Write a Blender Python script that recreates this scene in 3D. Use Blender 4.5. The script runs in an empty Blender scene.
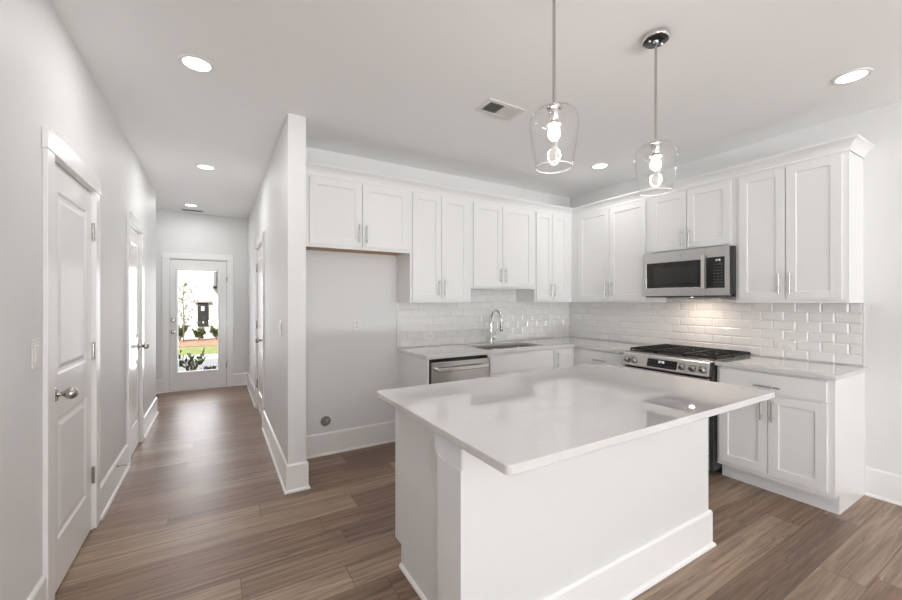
import bpy, bmesh, math, random
from mathutils import Vector, Matrix
random.seed(7)
PI = math.pi
SC = bpy.context.scene
COL = SC.collection

# ------------------------------------------------------------------ camera
cam_data = bpy.data.cameras.new('camera')
cam = bpy.data.objects.new('camera', cam_data)
COL.objects.link(cam)
cam_data.sensor_width = 36.0
cam_data.lens = 389.641 / 902 * 36.0
cam_data.shift_y = 0.93 / 902
cam_data.clip_start = 0.02
cam.location = (-3.9788, -3.5958, 1.3823)
cam.rotation_euler = (PI / 2, 0, -math.radians(30.9324))
SC.camera = cam

# ------------------------------------------------------------------ world, sun, daylight, exposure
world = bpy.data.worlds.new('sky')
SC.world = world
world.use_nodes = True
wn = world.node_tree.nodes
wn.clear()
w_out = wn.new('ShaderNodeOutputWorld')
w_bg = wn.new('ShaderNodeBackground')
w_sky = wn.new('ShaderNodeTexSky')
w_sky.sky_type = 'HOSEK_WILKIE'
w_sky.turbidity = 4.0
w_sky.ground_albedo = 0.4
w_sky.sun_direction = Vector((-0.35, -0.5, 0.65)).normalized()
world.node_tree.links.new(w_sky.outputs[0], w_bg.inputs[0])
world.node_tree.links.new(w_bg.outputs[0], w_out.inputs[0])
w_bg.inputs[1].default_value = 1.2

sun = bpy.data.lights.new('sun', 'SUN')
sun.energy = 8.0
sun.angle = math.radians(1.0)
sun.color = (1.0, 0.96, 0.9)
sun_o = bpy.data.objects.new('sun', sun)
COL.objects.link(sun_o)
sun_o.rotation_euler = Vector((0.55, 0.45, -0.8)).to_track_quat('-Z', 'Y').to_euler()


def area(name, loc, direction, sx, sy, power, color):
    l = bpy.data.lights.new(name, 'AREA')
    l.shape = 'RECTANGLE'
    l.size, l.size_y = sx, sy
    l.energy = power
    l.color = color
    o = bpy.data.objects.new(name, l)
    COL.objects.link(o)
    o.location = loc
    o.rotation_euler = Vector(direction).to_track_quat('-Z', 'Z').to_euler()
    return o


REAR_Y = -11.0
CAN_HALL = 4.4
CAN_KITCHEN = 0.4
PENDANT_POWER = 3.5
TASK_POWER = 1.5
REAR_POWER = 4
SIDE_POWER = 100
UP_FILL_POWER = 920
ENTRY_POWER = 14
CAN_COLOR = (1.0, 0.985, 0.97)
DAY = (0.91, 0.965, 1.0)
# daylight through the big rear windows of the open living area behind the camera
area('rear_window_daylight', (-2.3, REAR_Y - 0.25, 1.35), (0, 1, 0), 4.3, 2.4, REAR_POWER, DAY)
# added fill light, through an invented left-wall opening behind the camera
area('side_fill_light', (-4.95, -6.1, 1.35), (1, 0, 0), 3.0, 2.2, SIDE_POWER, DAY)
# added fill light aimed up through the rear windows to brighten the ceiling
area('rear_up_fill_light', (-2.3, REAR_Y - 1.1, 0.05), (0, 0.5, 0.87), 4.6, 1.4, UP_FILL_POWER, (0.95, 0.975, 1.0))
# daylight through the glass of the entry door
area('entry_door_daylight', (-4.235, 3.95, 1.2), (0, -1, -0.12), 0.62, 1.7, ENTRY_POWER, (0.95, 0.94, 1.0))

SC.view_settings.view_transform = 'Standard'
SC.view_settings.look = 'None'
SC.view_settings.gamma = 1.0
SC.view_settings.use_curve_mapping = False
SC.view_settings.exposure = 0.4
SC.cycles.max_bounces = 16
SC.cycles.diffuse_bounces = 14
SC.cycles.glossy_bounces = 6
SC.cycles.transparent_max_bounces = 16
SC.cycles.sample_clamp_indirect = 6.0
SC.cycles.caustics_reflective = False
SC.cycles.caustics_refractive = False

# ------------------------------------------------------------------ materials


def mat(name, color, rough=0.5, metal=0.0, coat=0.0, spec=0.5):
    m = bpy.data.materials.new(name)
    m.use_nodes = True
    b = m.node_tree.nodes['Principled BSDF']
    b.inputs['Base Color'].default_value = (*color, 1)
    b.inputs['Roughness'].default_value = rough
    b.inputs['Metallic'].default_value = metal
    b.inputs['Coat Weight'].default_value = coat
    b.inputs['Specular IOR Level'].default_value = spec
    return m


def node(m, kind, **kw):
    n = m.node_tree.nodes.new(kind)
    for k, v in kw.items():
        setattr(n, k, v)
    return n


def link(m, a, b):
    m.node_tree.links.new(a, b)


def bsdf(m):
    return m.node_tree.nodes['Principled BSDF']


def add_bump(m, scale, strength, dist=0.002, stretch=None, detail=3):
    tc = node(m, 'ShaderNodeTexCoord')
    nz = node(m, 'ShaderNodeTexNoise')
    nz.inputs['Scale'].default_value = scale
    nz.inputs['Detail'].default_value = detail
    if stretch:
        mp = node(m, 'ShaderNodeMapping')
        mp.inputs['Scale'].default_value = stretch
        link(m, tc.outputs['Object'], mp.inputs[0])
        link(m, mp.outputs[0], nz.inputs['Vector'])
    else:
        link(m, tc.outputs['Object'], nz.inputs['Vector'])
    bp = node(m, 'ShaderNodeBump')
    bp.inputs['Strength'].default_value = strength
    bp.inputs['Distance'].default_value = dist
    link(m, nz.outputs['Fac'], bp.inputs['Height'])
    link(m, bp.outputs[0], bsdf(m).inputs['Normal'])
    return nz


M = {}
M['wall'] = mat('wall_paint', (0.765, 0.767, 0.765), 0.55)
add_bump(M['wall'], 350, 0.08, 0.0006)
M['ceiling'] = mat('ceiling_paint', (0.885, 0.886, 0.884), 0.7)
add_bump(M['ceiling'], 220, 0.12, 0.0008)
M['trim'] = mat('trim_semigloss', (0.87, 0.867, 0.862), 0.22)
add_bump(M['trim'], 120, 0.03, 0.0005)
M['door'] = mat('door_semigloss', (0.84, 0.838, 0.834), 0.21)
add_bump(M['door'], 60, 0.03, 0.0006, (1, 1, 0.15))
M['cab'] = mat('cabinet_enamel', (0.81, 0.81, 0.806), 0.3)
add_bump(M['cab'], 90, 0.02, 0.0004)
M['island'] = mat('island_paint', (0.745, 0.75, 0.748), 0.4)
add_bump(M['island'], 200, 0.04, 0.0005)
M['raw_wood'] = mat('raw_plywood', (0.42, 0.25, 0.13), 0.6)
add_bump(M['raw_wood'], 30, 0.1, 0.001, (1, 12, 1))

# quartz: very pale with faint cloudy mottling
q = mat('white_quartz', (0.8, 0.79, 0.78), 0.02, coat=0.9, spec=0.6)
bsdf(q).inputs['Coat Roughness'].default_value = 0.0
bsdf(q).inputs['Coat IOR'].default_value = 1.6
tc = node(q, 'ShaderNodeTexCoord')
n1 = node(q, 'ShaderNodeTexNoise')
n1.inputs['Scale'].default_value = 55.0
n1.inputs['Detail'].default_value = 8
n1.inputs['Distortion'].default_value = 1.6
link(q, tc.outputs['Object'], n1.inputs['Vector'])
cr = node(q, 'ShaderNodeValToRGB')
cr.color_ramp.elements[0].position = 0.3
cr.color_ramp.elements[0].color = (0.65, 0.642, 0.63, 1)
cr.color_ramp.elements[1].position = 0.7
cr.color_ramp.elements[1].color = (0.69, 0.683, 0.672, 1)
link(q, n1.outputs['Fac'], cr.inputs[0])
link(q, cr.outputs[0], bsdf(q).inputs['Base Color'])
M['quartz'] = q

M['tile'] = mat('white_gloss_tile', (0.77, 0.762, 0.75), 0.14)
add_bump(M['tile'], 9, 0.10, 0.002)
M['grout'] = mat('grout', (0.66, 0.645, 0.62), 0.8)

st = mat('stainless_steel', (0.61, 0.60, 0.585), 0.26, 1.0)
add_bump(st, 60, 0.06, 0.0006, (1, 1, 40))
M['steel'] = st
M['steel_h'] = mat('polished_stainless', (0.76, 0.75, 0.73), 0.22, 1.0)
add_bump(M['steel_h'], 200, 0.02, 0.0003)
M['sinksteel'] = mat('sink_stainless', (0.5, 0.47, 0.44), 0.35, 1.0)
add_bump(M['sinksteel'], 150, 0.05, 0.0004, (20, 1, 1))
M['knobsteel'] = mat('knob_steel', (0.42, 0.41, 0.395), 0.32, 1.0)
add_bump(M['knobsteel'], 200, 0.02, 0.0003)
M['panelsteel'] = mat('panel_steel', (0.60, 0.59, 0.57), 0.3, 1.0)
add_bump(M['panelsteel'], 60, 0.06, 0.0006, (1, 1, 40))
M['chrome'] = mat('chrome', (0.72, 0.72, 0.72), 0.07, 1.0)
add_bump(M['chrome'], 40, 0.01, 0.0003)
M['dark_reflection'] = mat('painted_dark_reflection', (0.02, 0.02, 0.02), 0.12, 0.0)  # black colour stands in for a dark reflection in chrome
add_bump(M['dark_reflection'], 40, 0.01, 0.0003)
M['nickel'] = mat('satin_nickel', (0.50, 0.48, 0.45), 0.27, 1.0)
add_bump(M['nickel'], 300, 0.03, 0.0002)
M['pull'] = mat('cabinet_pull_nickel', (0.60, 0.58, 0.55), 0.22, 1.0)
add_bump(M['pull'], 300, 0.03, 0.0002)
M['blackglass'] = mat('black_glass', (0.012, 0.012, 0.012), 0.05)
add_bump(M['blackglass'], 6, 0.01, 0.0005)
M['blackplastic'] = mat('black_plastic', (0.015, 0.015, 0.015), 0.35)
add_bump(M['blackplastic'], 200, 0.05, 0.0005)
M['darkside'] = mat('dark_enamel', (0.035, 0.033, 0.031), 0.35)
add_bump(M['darkside'], 150, 0.04, 0.0005)
M['iron'] = mat('cast_iron', (0.008, 0.0075, 0.007), 0.55)
add_bump(M['iron'], 250, 0.3, 0.001)
M['button'] = mat('button_print', (0.045, 0.045, 0.045), 0.4)
add_bump(M['button'], 100, 0.02, 0.0003)
M['plate'] = mat('white_plastic', (0.78, 0.77, 0.75), 0.3)
add_bump(M['plate'], 100, 0.01, 0.0003)
M['slot'] = mat('dark_slot', (0.05, 0.05, 0.05), 0.6)
add_bump(M['slot'], 100, 0.02, 0.0003)
M['ventwhite'] = mat('vent_enamel', (0.74, 0.73, 0.71), 0.4)
add_bump(M['ventwhite'], 100, 0.02, 0.0003)
M['ventdark'] = mat('duct_dark', (0.12, 0.115, 0.11), 0.7)
add_bump(M['ventdark'], 100, 0.02, 0.0003)
M['gap_shade_black'] = mat('gap_shade_black', (0.03, 0.03, 0.03), 0.6)  # black colour for the shade in the entry door gap
add_bump(M['gap_shade_black'], 100, 0.02, 0.0003)
M['brass'] = mat('valve_brass', (0.35, 0.30, 0.22), 0.35, 1.0)
add_bump(M['brass'], 100, 0.02, 0.0003)


def emit(name, color, strength):
    m = bpy.data.materials.new(name)
    m.use_nodes = True
    t = m.node_tree
    t.nodes.clear()
    o = t.nodes.new('ShaderNodeOutputMaterial')
    e = t.nodes.new('ShaderNodeEmission')
    e.inputs[0].default_value = (*color, 1)
    e.inputs[1].default_value = strength
    t.links.new(e.outputs[0], o.inputs[0])
    return m


M['lens'] = emit('lit_lens', (1.0, 0.97, 0.93), 4.0)
M['bulb'] = emit('lit_bulb', (1.0, 0.9, 0.76), 5.0)
M['digits'] = emit('lit_digits', (0.95, 0.97, 1.0), 1.0)
M['hoodlens'] = emit('lit_hood_lamp', (1.0, 0.86, 0.72), 8.0)


def glass(name, tint, refl=1.0, rough=0.0, edge=1.5):
    m = bpy.data.materials.new(name)
    m.use_nodes = True
    t = m.node_tree
    t.nodes.clear()
    o = t.nodes.new('ShaderNodeOutputMaterial')
    tr = t.nodes.new('ShaderNodeBsdfTransparent')
    tr.inputs[0].default_value = (*tint, 1)
    gl = t.nodes.new('ShaderNodeBsdfGlossy')
    gl.inputs['Roughness'].default_value = rough
    fr = t.nodes.new('ShaderNodeFresnel')
    fr.inputs[0].default_value = edge
    mu = t.nodes.new('ShaderNodeMath')
    mu.operation = 'MULTIPLY'
    mu.inputs[1].default_value = refl
    mx = t.nodes.new('ShaderNodeMixShader')
    ge_ = t.nodes.new('ShaderNodeNewGeometry')
    fa = t.nodes.new('ShaderNodeMath')
    fa.operation = 'SUBTRACT'
    fa.inputs[0].default_value = 1.0
    t.links.new(ge_.outputs['Backfacing'], fa.inputs[1])
    fm = t.nodes.new('ShaderNodeMath')
    fm.operation = 'MULTIPLY'
    t.links.new(fr.outputs[0], fm.inputs[0])
    t.links.new(fa.outputs[0], fm.inputs[1])
    t.links.new(fm.outputs[0], mu.inputs[0])
    t.links.new(mu.outputs[0], mx.inputs[0])
    t.links.new(tr.outputs[0], mx.inputs[1])
    t.links.new(gl.outputs[0], mx.inputs[2])
    t.links.new(mx.outputs[0], o.inputs[0])
    return m


M['pane'] = glass('window_glass', (0.97, 0.98, 0.98), 0.6)
M['shade'] = glass('clear_shade_glass', (0.995, 0.995, 0.993), 1.0, 0.01, 1.62)
rm = mat('painted_rim_glow', (0.95, 0.95, 0.95), 0.1)  # white colour paints the bulb light caught in the glass rim
bsdf(rm).inputs['Transmission Weight'].default_value = 0.0
bsdf(rm).inputs['Alpha'].default_value = 0.75
M['rim'] = rm
M['bulbglass'] = glass('bulb_glass', (0.98, 0.96, 0.93), 0.6)

# vinyl plank floor: boards 181.5 mm wide running along X
PLANK_W, PLANK_L, PLANK_Y0 = 0.1815, 1.52, -1.204
f = mat('plank_floor', (0.3, 0.2, 0.15), 0.34)
tc = node(f, 'ShaderNodeTexCoord')
sx = node(f, 'ShaderNodeSeparateXYZ')
link(f, tc.outputs['Object'], sx.inputs[0])


def mth(op, a, b=None, m=f):
    n = node(m, 'ShaderNodeMath', operation=op)
    for i, v in enumerate((a, b)):
        if v is None:
            continue
        if isinstance(v, (int, float)):
            n.inputs[i].default_value = v
        else:
            link(m, v, n.inputs[i])
    return n.outputs[0]


row_f = mth('DIVIDE', mth('SUBTRACT', sx.outputs['Y'], PLANK_Y0), PLANK_W)
row = mth('FLOOR', row_f)
wr = node(f, 'ShaderNodeTexWhiteNoise', noise_dimensions='1D')
link(f, row, wr.inputs['W'])
col_f = mth('ADD', mth('DIVIDE', sx.outputs['X'], PLANK_L), mth('MULTIPLY', wr.outputs['Value'], 7.3))
colm = mth('FLOOR', col_f)
cid = node(f, 'ShaderNodeCombineXYZ')
link(f, row, cid.inputs[0])
link(f, colm, cid.inputs[1])
wp = node(f, 'ShaderNodeTexWhiteNoise', noise_dimensions='3D')
link(f, cid.outputs[0], wp.inputs['Vector'])
# grain coordinates: stretched along the board, shifted per board
gy = mth('ADD', mth('MULTIPLY', sx.outputs['Y'], 15.0), mth('MULTIPLY', wp.outputs['Value'], 31.0))
gx = mth('ADD', mth('MULTIPLY', sx.outputs['X'], 0.55), mth('MULTIPLY', wr.outputs['Value'], 17.0))
gv = node(f, 'ShaderNodeCombineXYZ')
link(f, gx, gv.inputs[0])
link(f, gy, gv.inputs[1])
g1 = node(f, 'ShaderNodeTexNoise')
g1.inputs['Scale'].default_value = 2.6
g1.inputs['Detail'].default_value = 7
g1.inputs['Roughness'].default_value = 0.62
g1.inputs['Distortion'].default_value = 0.7
link(f, gv.outputs[0], g1.inputs['Vector'])
g2 = node(f, 'ShaderNodeTexNoise')
g2.inputs['Scale'].default_value = 9.0
g2.inputs['Detail'].default_value = 4
link(f, gv.outputs[0], g2.inputs['Vector'])
base = node(f, 'ShaderNodeValToRGB')
els = base.color_ramp.elements
els[0].position = 0.0
els[0].color = (0.240, 0.165, 0.122, 1)
els[1].position = 1.0
els[1].color = (0.46, 0.345, 0.25, 1)
e = els.new(0.35)
e.color = (0.305, 0.198, 0.140, 1)
e = els.new(0.65)
e.color = (0.345, 0.248, 0.180, 1)
link(f, wp.outputs['Value'], base.inputs[0])
grain = node(f, 'ShaderNodeValToRGB')
ge = grain.color_ramp.elements
ge[0].position = 0.30
ge[0].color = (0.38, 0.34, 0.315, 1)
ge[1].position = 0.72
ge[1].color = (1.22, 1.20, 1.18, 1)
link(f, g1.outputs['Fac'], grain.inputs[0])
mix1 = node(f, 'ShaderNodeMix', data_type='RGBA', blend_type='MULTIPLY')
mix1.inputs[0].default_value = 0.95
link(f, base.outputs[0], mix1.inputs[6])
link(f, grain.outputs[0], mix1.inputs[7])
fine = node(f, 'ShaderNodeValToRGB')
fe = fine.color_ramp.elements
fe[0].position = 0.35
fe[0].color = (0.8, 0.79, 0.78, 1)
fe[1].position = 0.65
fe[1].color = (1.08, 1.08, 1.08, 1)
link(f, g2.outputs['Fac'], fine.inputs[0])
mix2 = node(f, 'ShaderNodeMix', data_type='RGBA', blend_type='MULTIPLY')
mix2.inputs[0].default_value = 0.6
link(f, mix1.outputs[2], mix2.inputs[6])
link(f, fine.outputs[0], mix2.inputs[7])
# short dark checks and knots
ck = node(f, 'ShaderNodeCombineXYZ')
link(f, mth('MULTIPLY', gx, 3.2), ck.inputs[0])
link(f, mth('MULTIPLY', gy, 1.0), ck.inputs[1])
g3 = node(f, 'ShaderNodeTexNoise')
g3.inputs['Scale'].default_value = 1.5
g3.inputs['Detail'].default_value = 5
g3.inputs['Distortion'].default_value = 2.0
link(f, ck.outputs[0], g3.inputs['Vector'])
chk = node(f, 'ShaderNodeValToRGB')
chk.color_ramp.elements[0].position = 0.63
chk.color_ramp.elements[0].color = (0, 0, 0, 1)
chk.color_ramp.elements[1].position = 0.70
chk.color_ramp.elements[1].color = (1, 1, 1, 1)
link(f, g3.outputs['Fac'], chk.inputs[0])
mixk = node(f, 'ShaderNodeMix', data_type='RGBA', blend_type='MIX')
link(f, mth('MULTIPLY', chk.outputs[0], 0.6), mixk.inputs[0])
link(f, mix2.outputs[2], mixk.inputs[6])
mixk.inputs[7].default_value = (0.085, 0.05, 0.032, 1)
# seams between boards
fr_r = mth('SUBTRACT', row_f, row)
fr_c = mth('SUBTRACT', col_f, colm)
er = mth('MINIMUM', fr_r, mth('SUBTRACT', 1.0, fr_r))
ec = mth('MULTIPLY', mth('MINIMUM', fr_c, mth('SUBTRACT', 1.0, fr_c)), PLANK_L / PLANK_W)
seam = mth('LESS_THAN', mth('MINIMUM', er, ec), 0.010)
mix3 = node(f, 'ShaderNodeMix', data_type='RGBA', blend_type='MIX')
link(f, mth('MULTIPLY', seam, 0.75), mix3.inputs[0])
link(f, mixk.outputs[2], mix3.inputs[6])
mix3.inputs[7].default_value = (0.07, 0.05, 0.04, 1)
link(f, mix3.outputs[2], bsdf(f).inputs['Base Color'])
bp = node(f, 'ShaderNodeBump')
bp.inputs['Strength'].default_value = 0.25
bp.inputs['Distance'].default_value = 0.001
link(f, mth('SUBTRACT', mth('MULTIPLY', g1.outputs['Fac'], 0.4), seam), bp.inputs['Height'])
link(f, bp.outputs[0], bsdf(f).inputs['Normal'])
link(f, mth('ADD', mth('MULTIPLY', g2.outputs['Fac'], 0.14), 0.30), bsdf(f).inputs['Roughness'])
M['floor'] = f


def noisy(name, c1, c2, scale, rough=0.9):
    m = mat(name, c1, rough)
    tc = node(m, 'ShaderNodeTexCoord')
    nz = node(m, 'ShaderNodeTexNoise')
    nz.inputs['Scale'].default_value = scale
    nz.inputs['Detail'].default_value = 6
    link(m, tc.outputs['Object'], nz.inputs['Vector'])
    r = node(m, 'ShaderNodeValToRGB')
    r.color_ramp.elements[0].position = 0.35
    r.color_ramp.elements[0].color = (*c1, 1)
    r.color_ramp.elements[1].position = 0.65
    r.color_ramp.elements[1].color = (*c2, 1)
    link(m, nz.outputs['Fac'], r.inputs[0])
    link(m, r.outputs[0], bsdf(m).inputs['Base Color'])
    return m


M['lawn'] = noisy('lawn', (0.17, 0.21, 0.07), (0.32, 0.34, 0.14), 6)
M['mulch'] = noisy('pine_straw', (0.26, 0.15, 0.10), (0.40, 0.26, 0.18), 9)
M['concrete'] = noisy('concrete', (0.50, 0.49, 0.47), (0.60, 0.59, 0.57), 4)
M['asphalt'] = noisy('asphalt', (0.27, 0.27, 0.30), (0.33, 0.33, 0.36), 12)
M['siding'] = noisy('white_siding', (0.80, 0.80, 0.79), (0.84, 0.84, 0.83), 3, 0.6)
M['leaf_dark'] = noisy('dark_leaf', (0.018, 0.035, 0.018), (0.05, 0.08, 0.035), 30, 0.45)
M['leaf'] = noisy('shrub_leaf', (0.06, 0.11, 0.03), (0.15, 0.20, 0.07), 20, 0.6)
M['leaf_pale'] = noisy('sapling_leaf', (0.12, 0.16, 0.07), (0.25, 0.27, 0.14), 20, 0.6)
M['bark'] = noisy('bark', (0.16, 0.12, 0.09), (0.30, 0.25, 0.2), 25, 0.9)
M['roof'] = noisy('shingles', (0.08, 0.08, 0.085), (0.14, 0.14, 0.14), 8, 0.9)

# ------------------------------------------------------------------ mesh helpers


class MB:
    def __init__(self):
        self.bm = bmesh.new()

    def box(self, x0, x1, y0, y1, z0, z1):
        vs = [self.bm.verts.new(p) for p in ((x0, y0, z0), (x1, y0, z0), (x1, y1, z0), (x0, y1, z0),
                                            (x0, y0, z1), (x1, y0, z1), (x1, y1, z1), (x0, y1, z1))]
        for q_ in ((3, 2, 1, 0), (4, 5, 6, 7), (0, 1, 5, 4), (1, 2, 6, 5), (2, 3, 7, 6), (3, 0, 4, 7)):
            self.bm.faces.new([vs[i] for i in q_])
        return self

    def poly_prism(self, pts, vec):
        """extrude a planar polygon (3-D points) along vec"""
        a = [self.bm.verts.new(p) for p in pts]
        b = [self.bm.verts.new(Vector(p) + Vector(vec)) for p in pts]
        n = len(pts)
        self.bm.faces.new(a)
        self.bm.faces.new(b[::-1])
        for i in range(n):
            self.bm.faces.new((a[i], b[i], b[(i + 1) % n], a[(i + 1) % n]))
        return self

    def tube(self, path, r, n=12, caps=True):
        path = [Vector(p) for p in path]
        rs = r if isinstance(r, (list, tuple)) else [r] * len(path)
        rings = []
        prev = None
        for i, p in enumerate(path):
            d = (path[min(i + 1, len(path) - 1)] - path[max(i - 1, 0)]).normalized()
            if prev is None:
                up = Vector((0, 0, 1)) if abs(d.z) < 0.9 else Vector((1, 0, 0))
                u = d.cross(up).normalized()
            else:
                u = (prev - d * prev.dot(d)).normalized()
            prev = u
            v = d.cross(u)
            rings.append([self.bm.verts.new(p + (u * math.cos(2 * PI * k / n) + v * math.sin(2 * PI * k / n)) * rs[i]) for k in range(n)])
        for a, b in zip(rings, rings[1:]):
            for k in range(n):
                self.bm.faces.new((a[k], a[(k + 1) % n], b[(k + 1) % n], b[k]))
        if caps:
            self.bm.faces.new(rings[0][::-1])
            self.bm.faces.new(rings[-1])
        return self

    def lathe(self, prof, n=32, axis='z', c=(0, 0, 0), close=False):
        """prof: (radius, height) along the axis, axis direction z / x / -y ..."""
        c = Vector(c)
        rings = []
        for r, h in prof:
            ring = []
            if r < 1e-6:
                p = {'z': (0, 0, h), 'x': (h, 0, 0), 'y': (0, h, 0)}[axis]
                ring = [self.bm.verts.new(c + Vector(p))]
            else:
                for k in range(n):
                    ca, sa = r * math.cos(2 * PI * k / n), r * math.sin(2 * PI * k / n)
                    p = {'z': (ca, sa, h), 'x': (h, ca, sa), 'y': (sa, h, ca)}[axis]
                    ring.append(self.bm.verts.new(c + Vector(p)))
            rings.append(ring)
        pairs = list(zip(rings, rings[1:]))
        if close:
            pairs.append((rings[-1], rings[0]))
        for a, b in pairs:
            if len(a) == 1 and len(b) == 1:
                continue
            for k in range(n):
                k2 = (k + 1) % n
                if len(a) == 1:
                    self.bm.faces.new((a[0], b[k2], b[k]))
                elif len(b) == 1:
                    self.bm.faces.new((a[k], a[k2], b[0]))
                else:
                    self.bm.faces.new((a[k], a[k2], b[k2], b[k]))
        return self

    def grid_slab(self, us, vs, solid, t0, t1, axes='xyz'):
        """cells of the us x vs grid that solid(u, v) says are filled, t0..t1 thick; axes names u, v and t"""
        idx = ['xyz'.index(a) for a in axes]

        def P(u, v, t):
            p = [0, 0, 0]
            p[idx[0]], p[idx[1]], p[idx[2]] = u, v, t
            return tuple(p)
        cache = {}

        def V(i, j, k):
            if (i, j, k) not in cache:
                cache[(i, j, k)] = self.bm.verts.new(P(us[i], vs[j], (t0, t1)[k]))
            return cache[(i, j, k)]
        nu, nv = len(us) - 1, len(vs) - 1
        S = [[bool(solid((us[i] + us[i + 1]) / 2, (vs[j] + vs[j + 1]) / 2)) for j in range(nv)] for i in range(nu)]

        def s(i, j):
            return 0 <= i < nu and 0 <= j < nv and S[i][j]
        for i in range(nu):
            for j in range(nv):
                if not S[i][j]:
                    continue
                for k in (0, 1):
                    self.bm.faces.new((V(i, j, k), V(i + 1, j, k), V(i + 1, j + 1, k), V(i, j + 1, k)))
                for (di, dj, a, b) in ((-1, 0, (i, j), (i, j + 1)), (1, 0, (i + 1, j), (i + 1, j + 1)),
                                       (0, -1, (i, j), (i + 1, j)), (0, 1, (i, j + 1), (i + 1, j + 1))):
                    if not s(i + di, j + dj):
                        self.bm.faces.new((V(*a, 0), V(*b, 0), V(*b, 1), V(*a, 1)))
        return self

    def panel_slab(self, x0, x1, z0, z1, yf, yb, panels, rings):
        """slab with front face at y=yf (facing -y); each panel (a,b,c,d) is stepped by rings of (inset, depth)"""
        us = sorted({x0, x1} | {p[0] for p in panels} | {p[1] for p in panels})
        vs = sorted({z0, z1} | {p[2] for p in panels} | {p[3] for p in panels})
        bm = self.bm
        cache = {}

        def V(x, y, z):
            k = (round(x, 5), round(y, 5), round(z, 5))
            if k not in cache:
                cache[k] = bm.verts.new((x, y, z))
            return cache[k]
        for i in range(len(us) - 1):
            for j in range(len(vs) - 1):
                cx_, cz_ = (us[i] + us[i + 1]) / 2, (vs[j] + vs[j + 1]) / 2
                if any(p[0] < cx_ < p[1] and p[2] < cz_ < p[3] for p in panels):
                    continue
                bm.faces.new((V(us[i], yf, vs[j]), V(us[i + 1], yf, vs[j]), V(us[i + 1], yf, vs[j + 1]), V(us[i], yf, vs[j + 1])))
        for a, b, c, d in panels:
            loops = []
            # outermost loop follows the grid points on the panel border
            loops.append([V(a, yf, c), V(b, yf, c), V(b, yf, d), V(a, yf, d)])
            for ins, dep in rings:
                loops.append([bm.verts.new((a + ins, yf + dep, c + ins)), bm.verts.new((b - ins, yf + dep, c + ins)),
                              bm.verts.new((b - ins, yf + dep, d - ins)), bm.verts.new((a + ins, yf + dep, d - ins))])
            for l0, l1 in zip(loops, loops[1:]):
                for k in range(4):
                    bm.faces.new((l0[k], l0[(k + 1) % 4], l1[(k + 1) % 4], l1[k]))
            bm.faces.new(loops[-1])
        # sides and back
        P = [(x0, z0), (x1, z0), (x1, z1), (x0, z1)]
        fb = [bm.verts.new((x, yb, z)) for x, z in P]
        ff = [bm.verts.new((x, yf, z)) for x, z in P]
        bm.faces.new(fb[::-1])
        for k in range(4):
            bm.faces.new((ff[k], fb[k], fb[(k + 1) % 4], ff[(k + 1) % 4]))
        return self

    def sweep(self, path, prof, side=1):
        """profile (d, z) offset sideways from an XY path with mitred corners; side=+1 left of travel"""
        pts = [Vector((p[0], p[1])) for p in path]
        n = len(pts)
        nor = []
        for i in range(n - 1):
            d = (pts[i + 1] - pts[i]).normalized()
            nor.append(Vector((-d.y, d.x)) * side)
        rings = []
        for i in range(n):
            if i == 0:
                m = nor[0]
            elif i == n - 1:
                m = nor[-1]
            else:
                s_ = nor[i - 1] + nor[i]
                m = s_ / (s_.dot(nor[i]))
            rings.append([self.bm.verts.new((pts[i].x + m.x * d, pts[i].y + m.y * d, z)) for d, z in prof])
        k = len(prof)
        for a, b in zip(rings, rings[1:]):
            for i in range(k):
                self.bm.faces.new((a[i], a[(i + 1) % k], b[(i + 1) % k], b[i]))
        self.bm.faces.new(rings[0][::-1])
        self.bm.faces.new(rings[-1])
        return self

    def build(self, name, m, parent=None, bevel=0.0, smooth=False, seg=2, world=False):
        bmesh.ops.recalc_face_normals(self.bm, faces=self.bm.faces)
        me = bpy.data.meshes.new(name)
        self.bm.to_mesh(me)
        self.bm.free()
        me.materials.append(m)
        o = bpy.data.objects.new(name, me)
        COL.objects.link(o)
        if parent is not None:
            o.parent = parent
            if world:
                o.matrix_parent_inverse = WM(parent).inverted()
        if smooth:
            me.polygons.foreach_set('use_smooth', [True] * len(me.polygons))
            try:
                me.set_sharp_from_angle(angle=math.radians(40))
            except Exception:
                pass
        if bevel:
            b = o.modifiers.new('bevel', 'BEVEL')
            b.width = bevel
            b.segments = seg
            b.limit_method = 'ANGLE'
            b.angle_limit = math.radians(35)
        return o


def WM(o):
    m = Matrix.LocRotScale(o.location, o.rotation_euler, o.scale)
    if o.parent:
        m = WM(o.parent) @ o.matrix_parent_inverse @ m
    return m


def thing(name, label, cat, loc=(0, 0, 0), rz=0.0, group=None):
    o = bpy.data.objects.new(name, None)
    o.empty_display_size = 0.1
    COL.objects.link(o)
    o.location = loc
    o.rotation_euler = (0, 0, rz)
    tag(o, label, cat, group)
    return o


def tag(o, label, cat, group=None):
    o['label'] = label
    o['category'] = cat
    if group:
        o['group'] = group
    return o


def struct(o):
    o['kind'] = 'structure'
    return o


# ------------------------------------------------------------------ layout constants
H = 2.7404
LX = -4.628            # hall / left wall plane
HX0, HX1 = -3.542, -3.418   # partition between hall and fridge space
PY = -0.5755           # near end of the partition
FY = 3.655             # entry wall plane
AY = 2.37              # left wall ends, alcove beyond
RY = -2.716            # end of the range-wall cabinets
CT = 0.911             # counter top
CB = 0.881
R90 = -PI / 2

# ------------------------------------------------------------------ room shell
o = struct(MB().box(-6.3, 0.15, REAR_Y - 0.12, 3.80, -0.12, 0.0).build('floor', M['floor']))
o = struct(MB().box(-6.3, 0.15, REAR_Y - 0.12, 3.80, H, H + 0.2).build('ceiling', M['ceiling']))

D1 = (-1.163, -0.447)   # left wall door openings (y range)
D2 = (0.645, 1.250)
D3 = (1.143, 1.965)     # door in the partition
DH = 2.05


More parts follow.
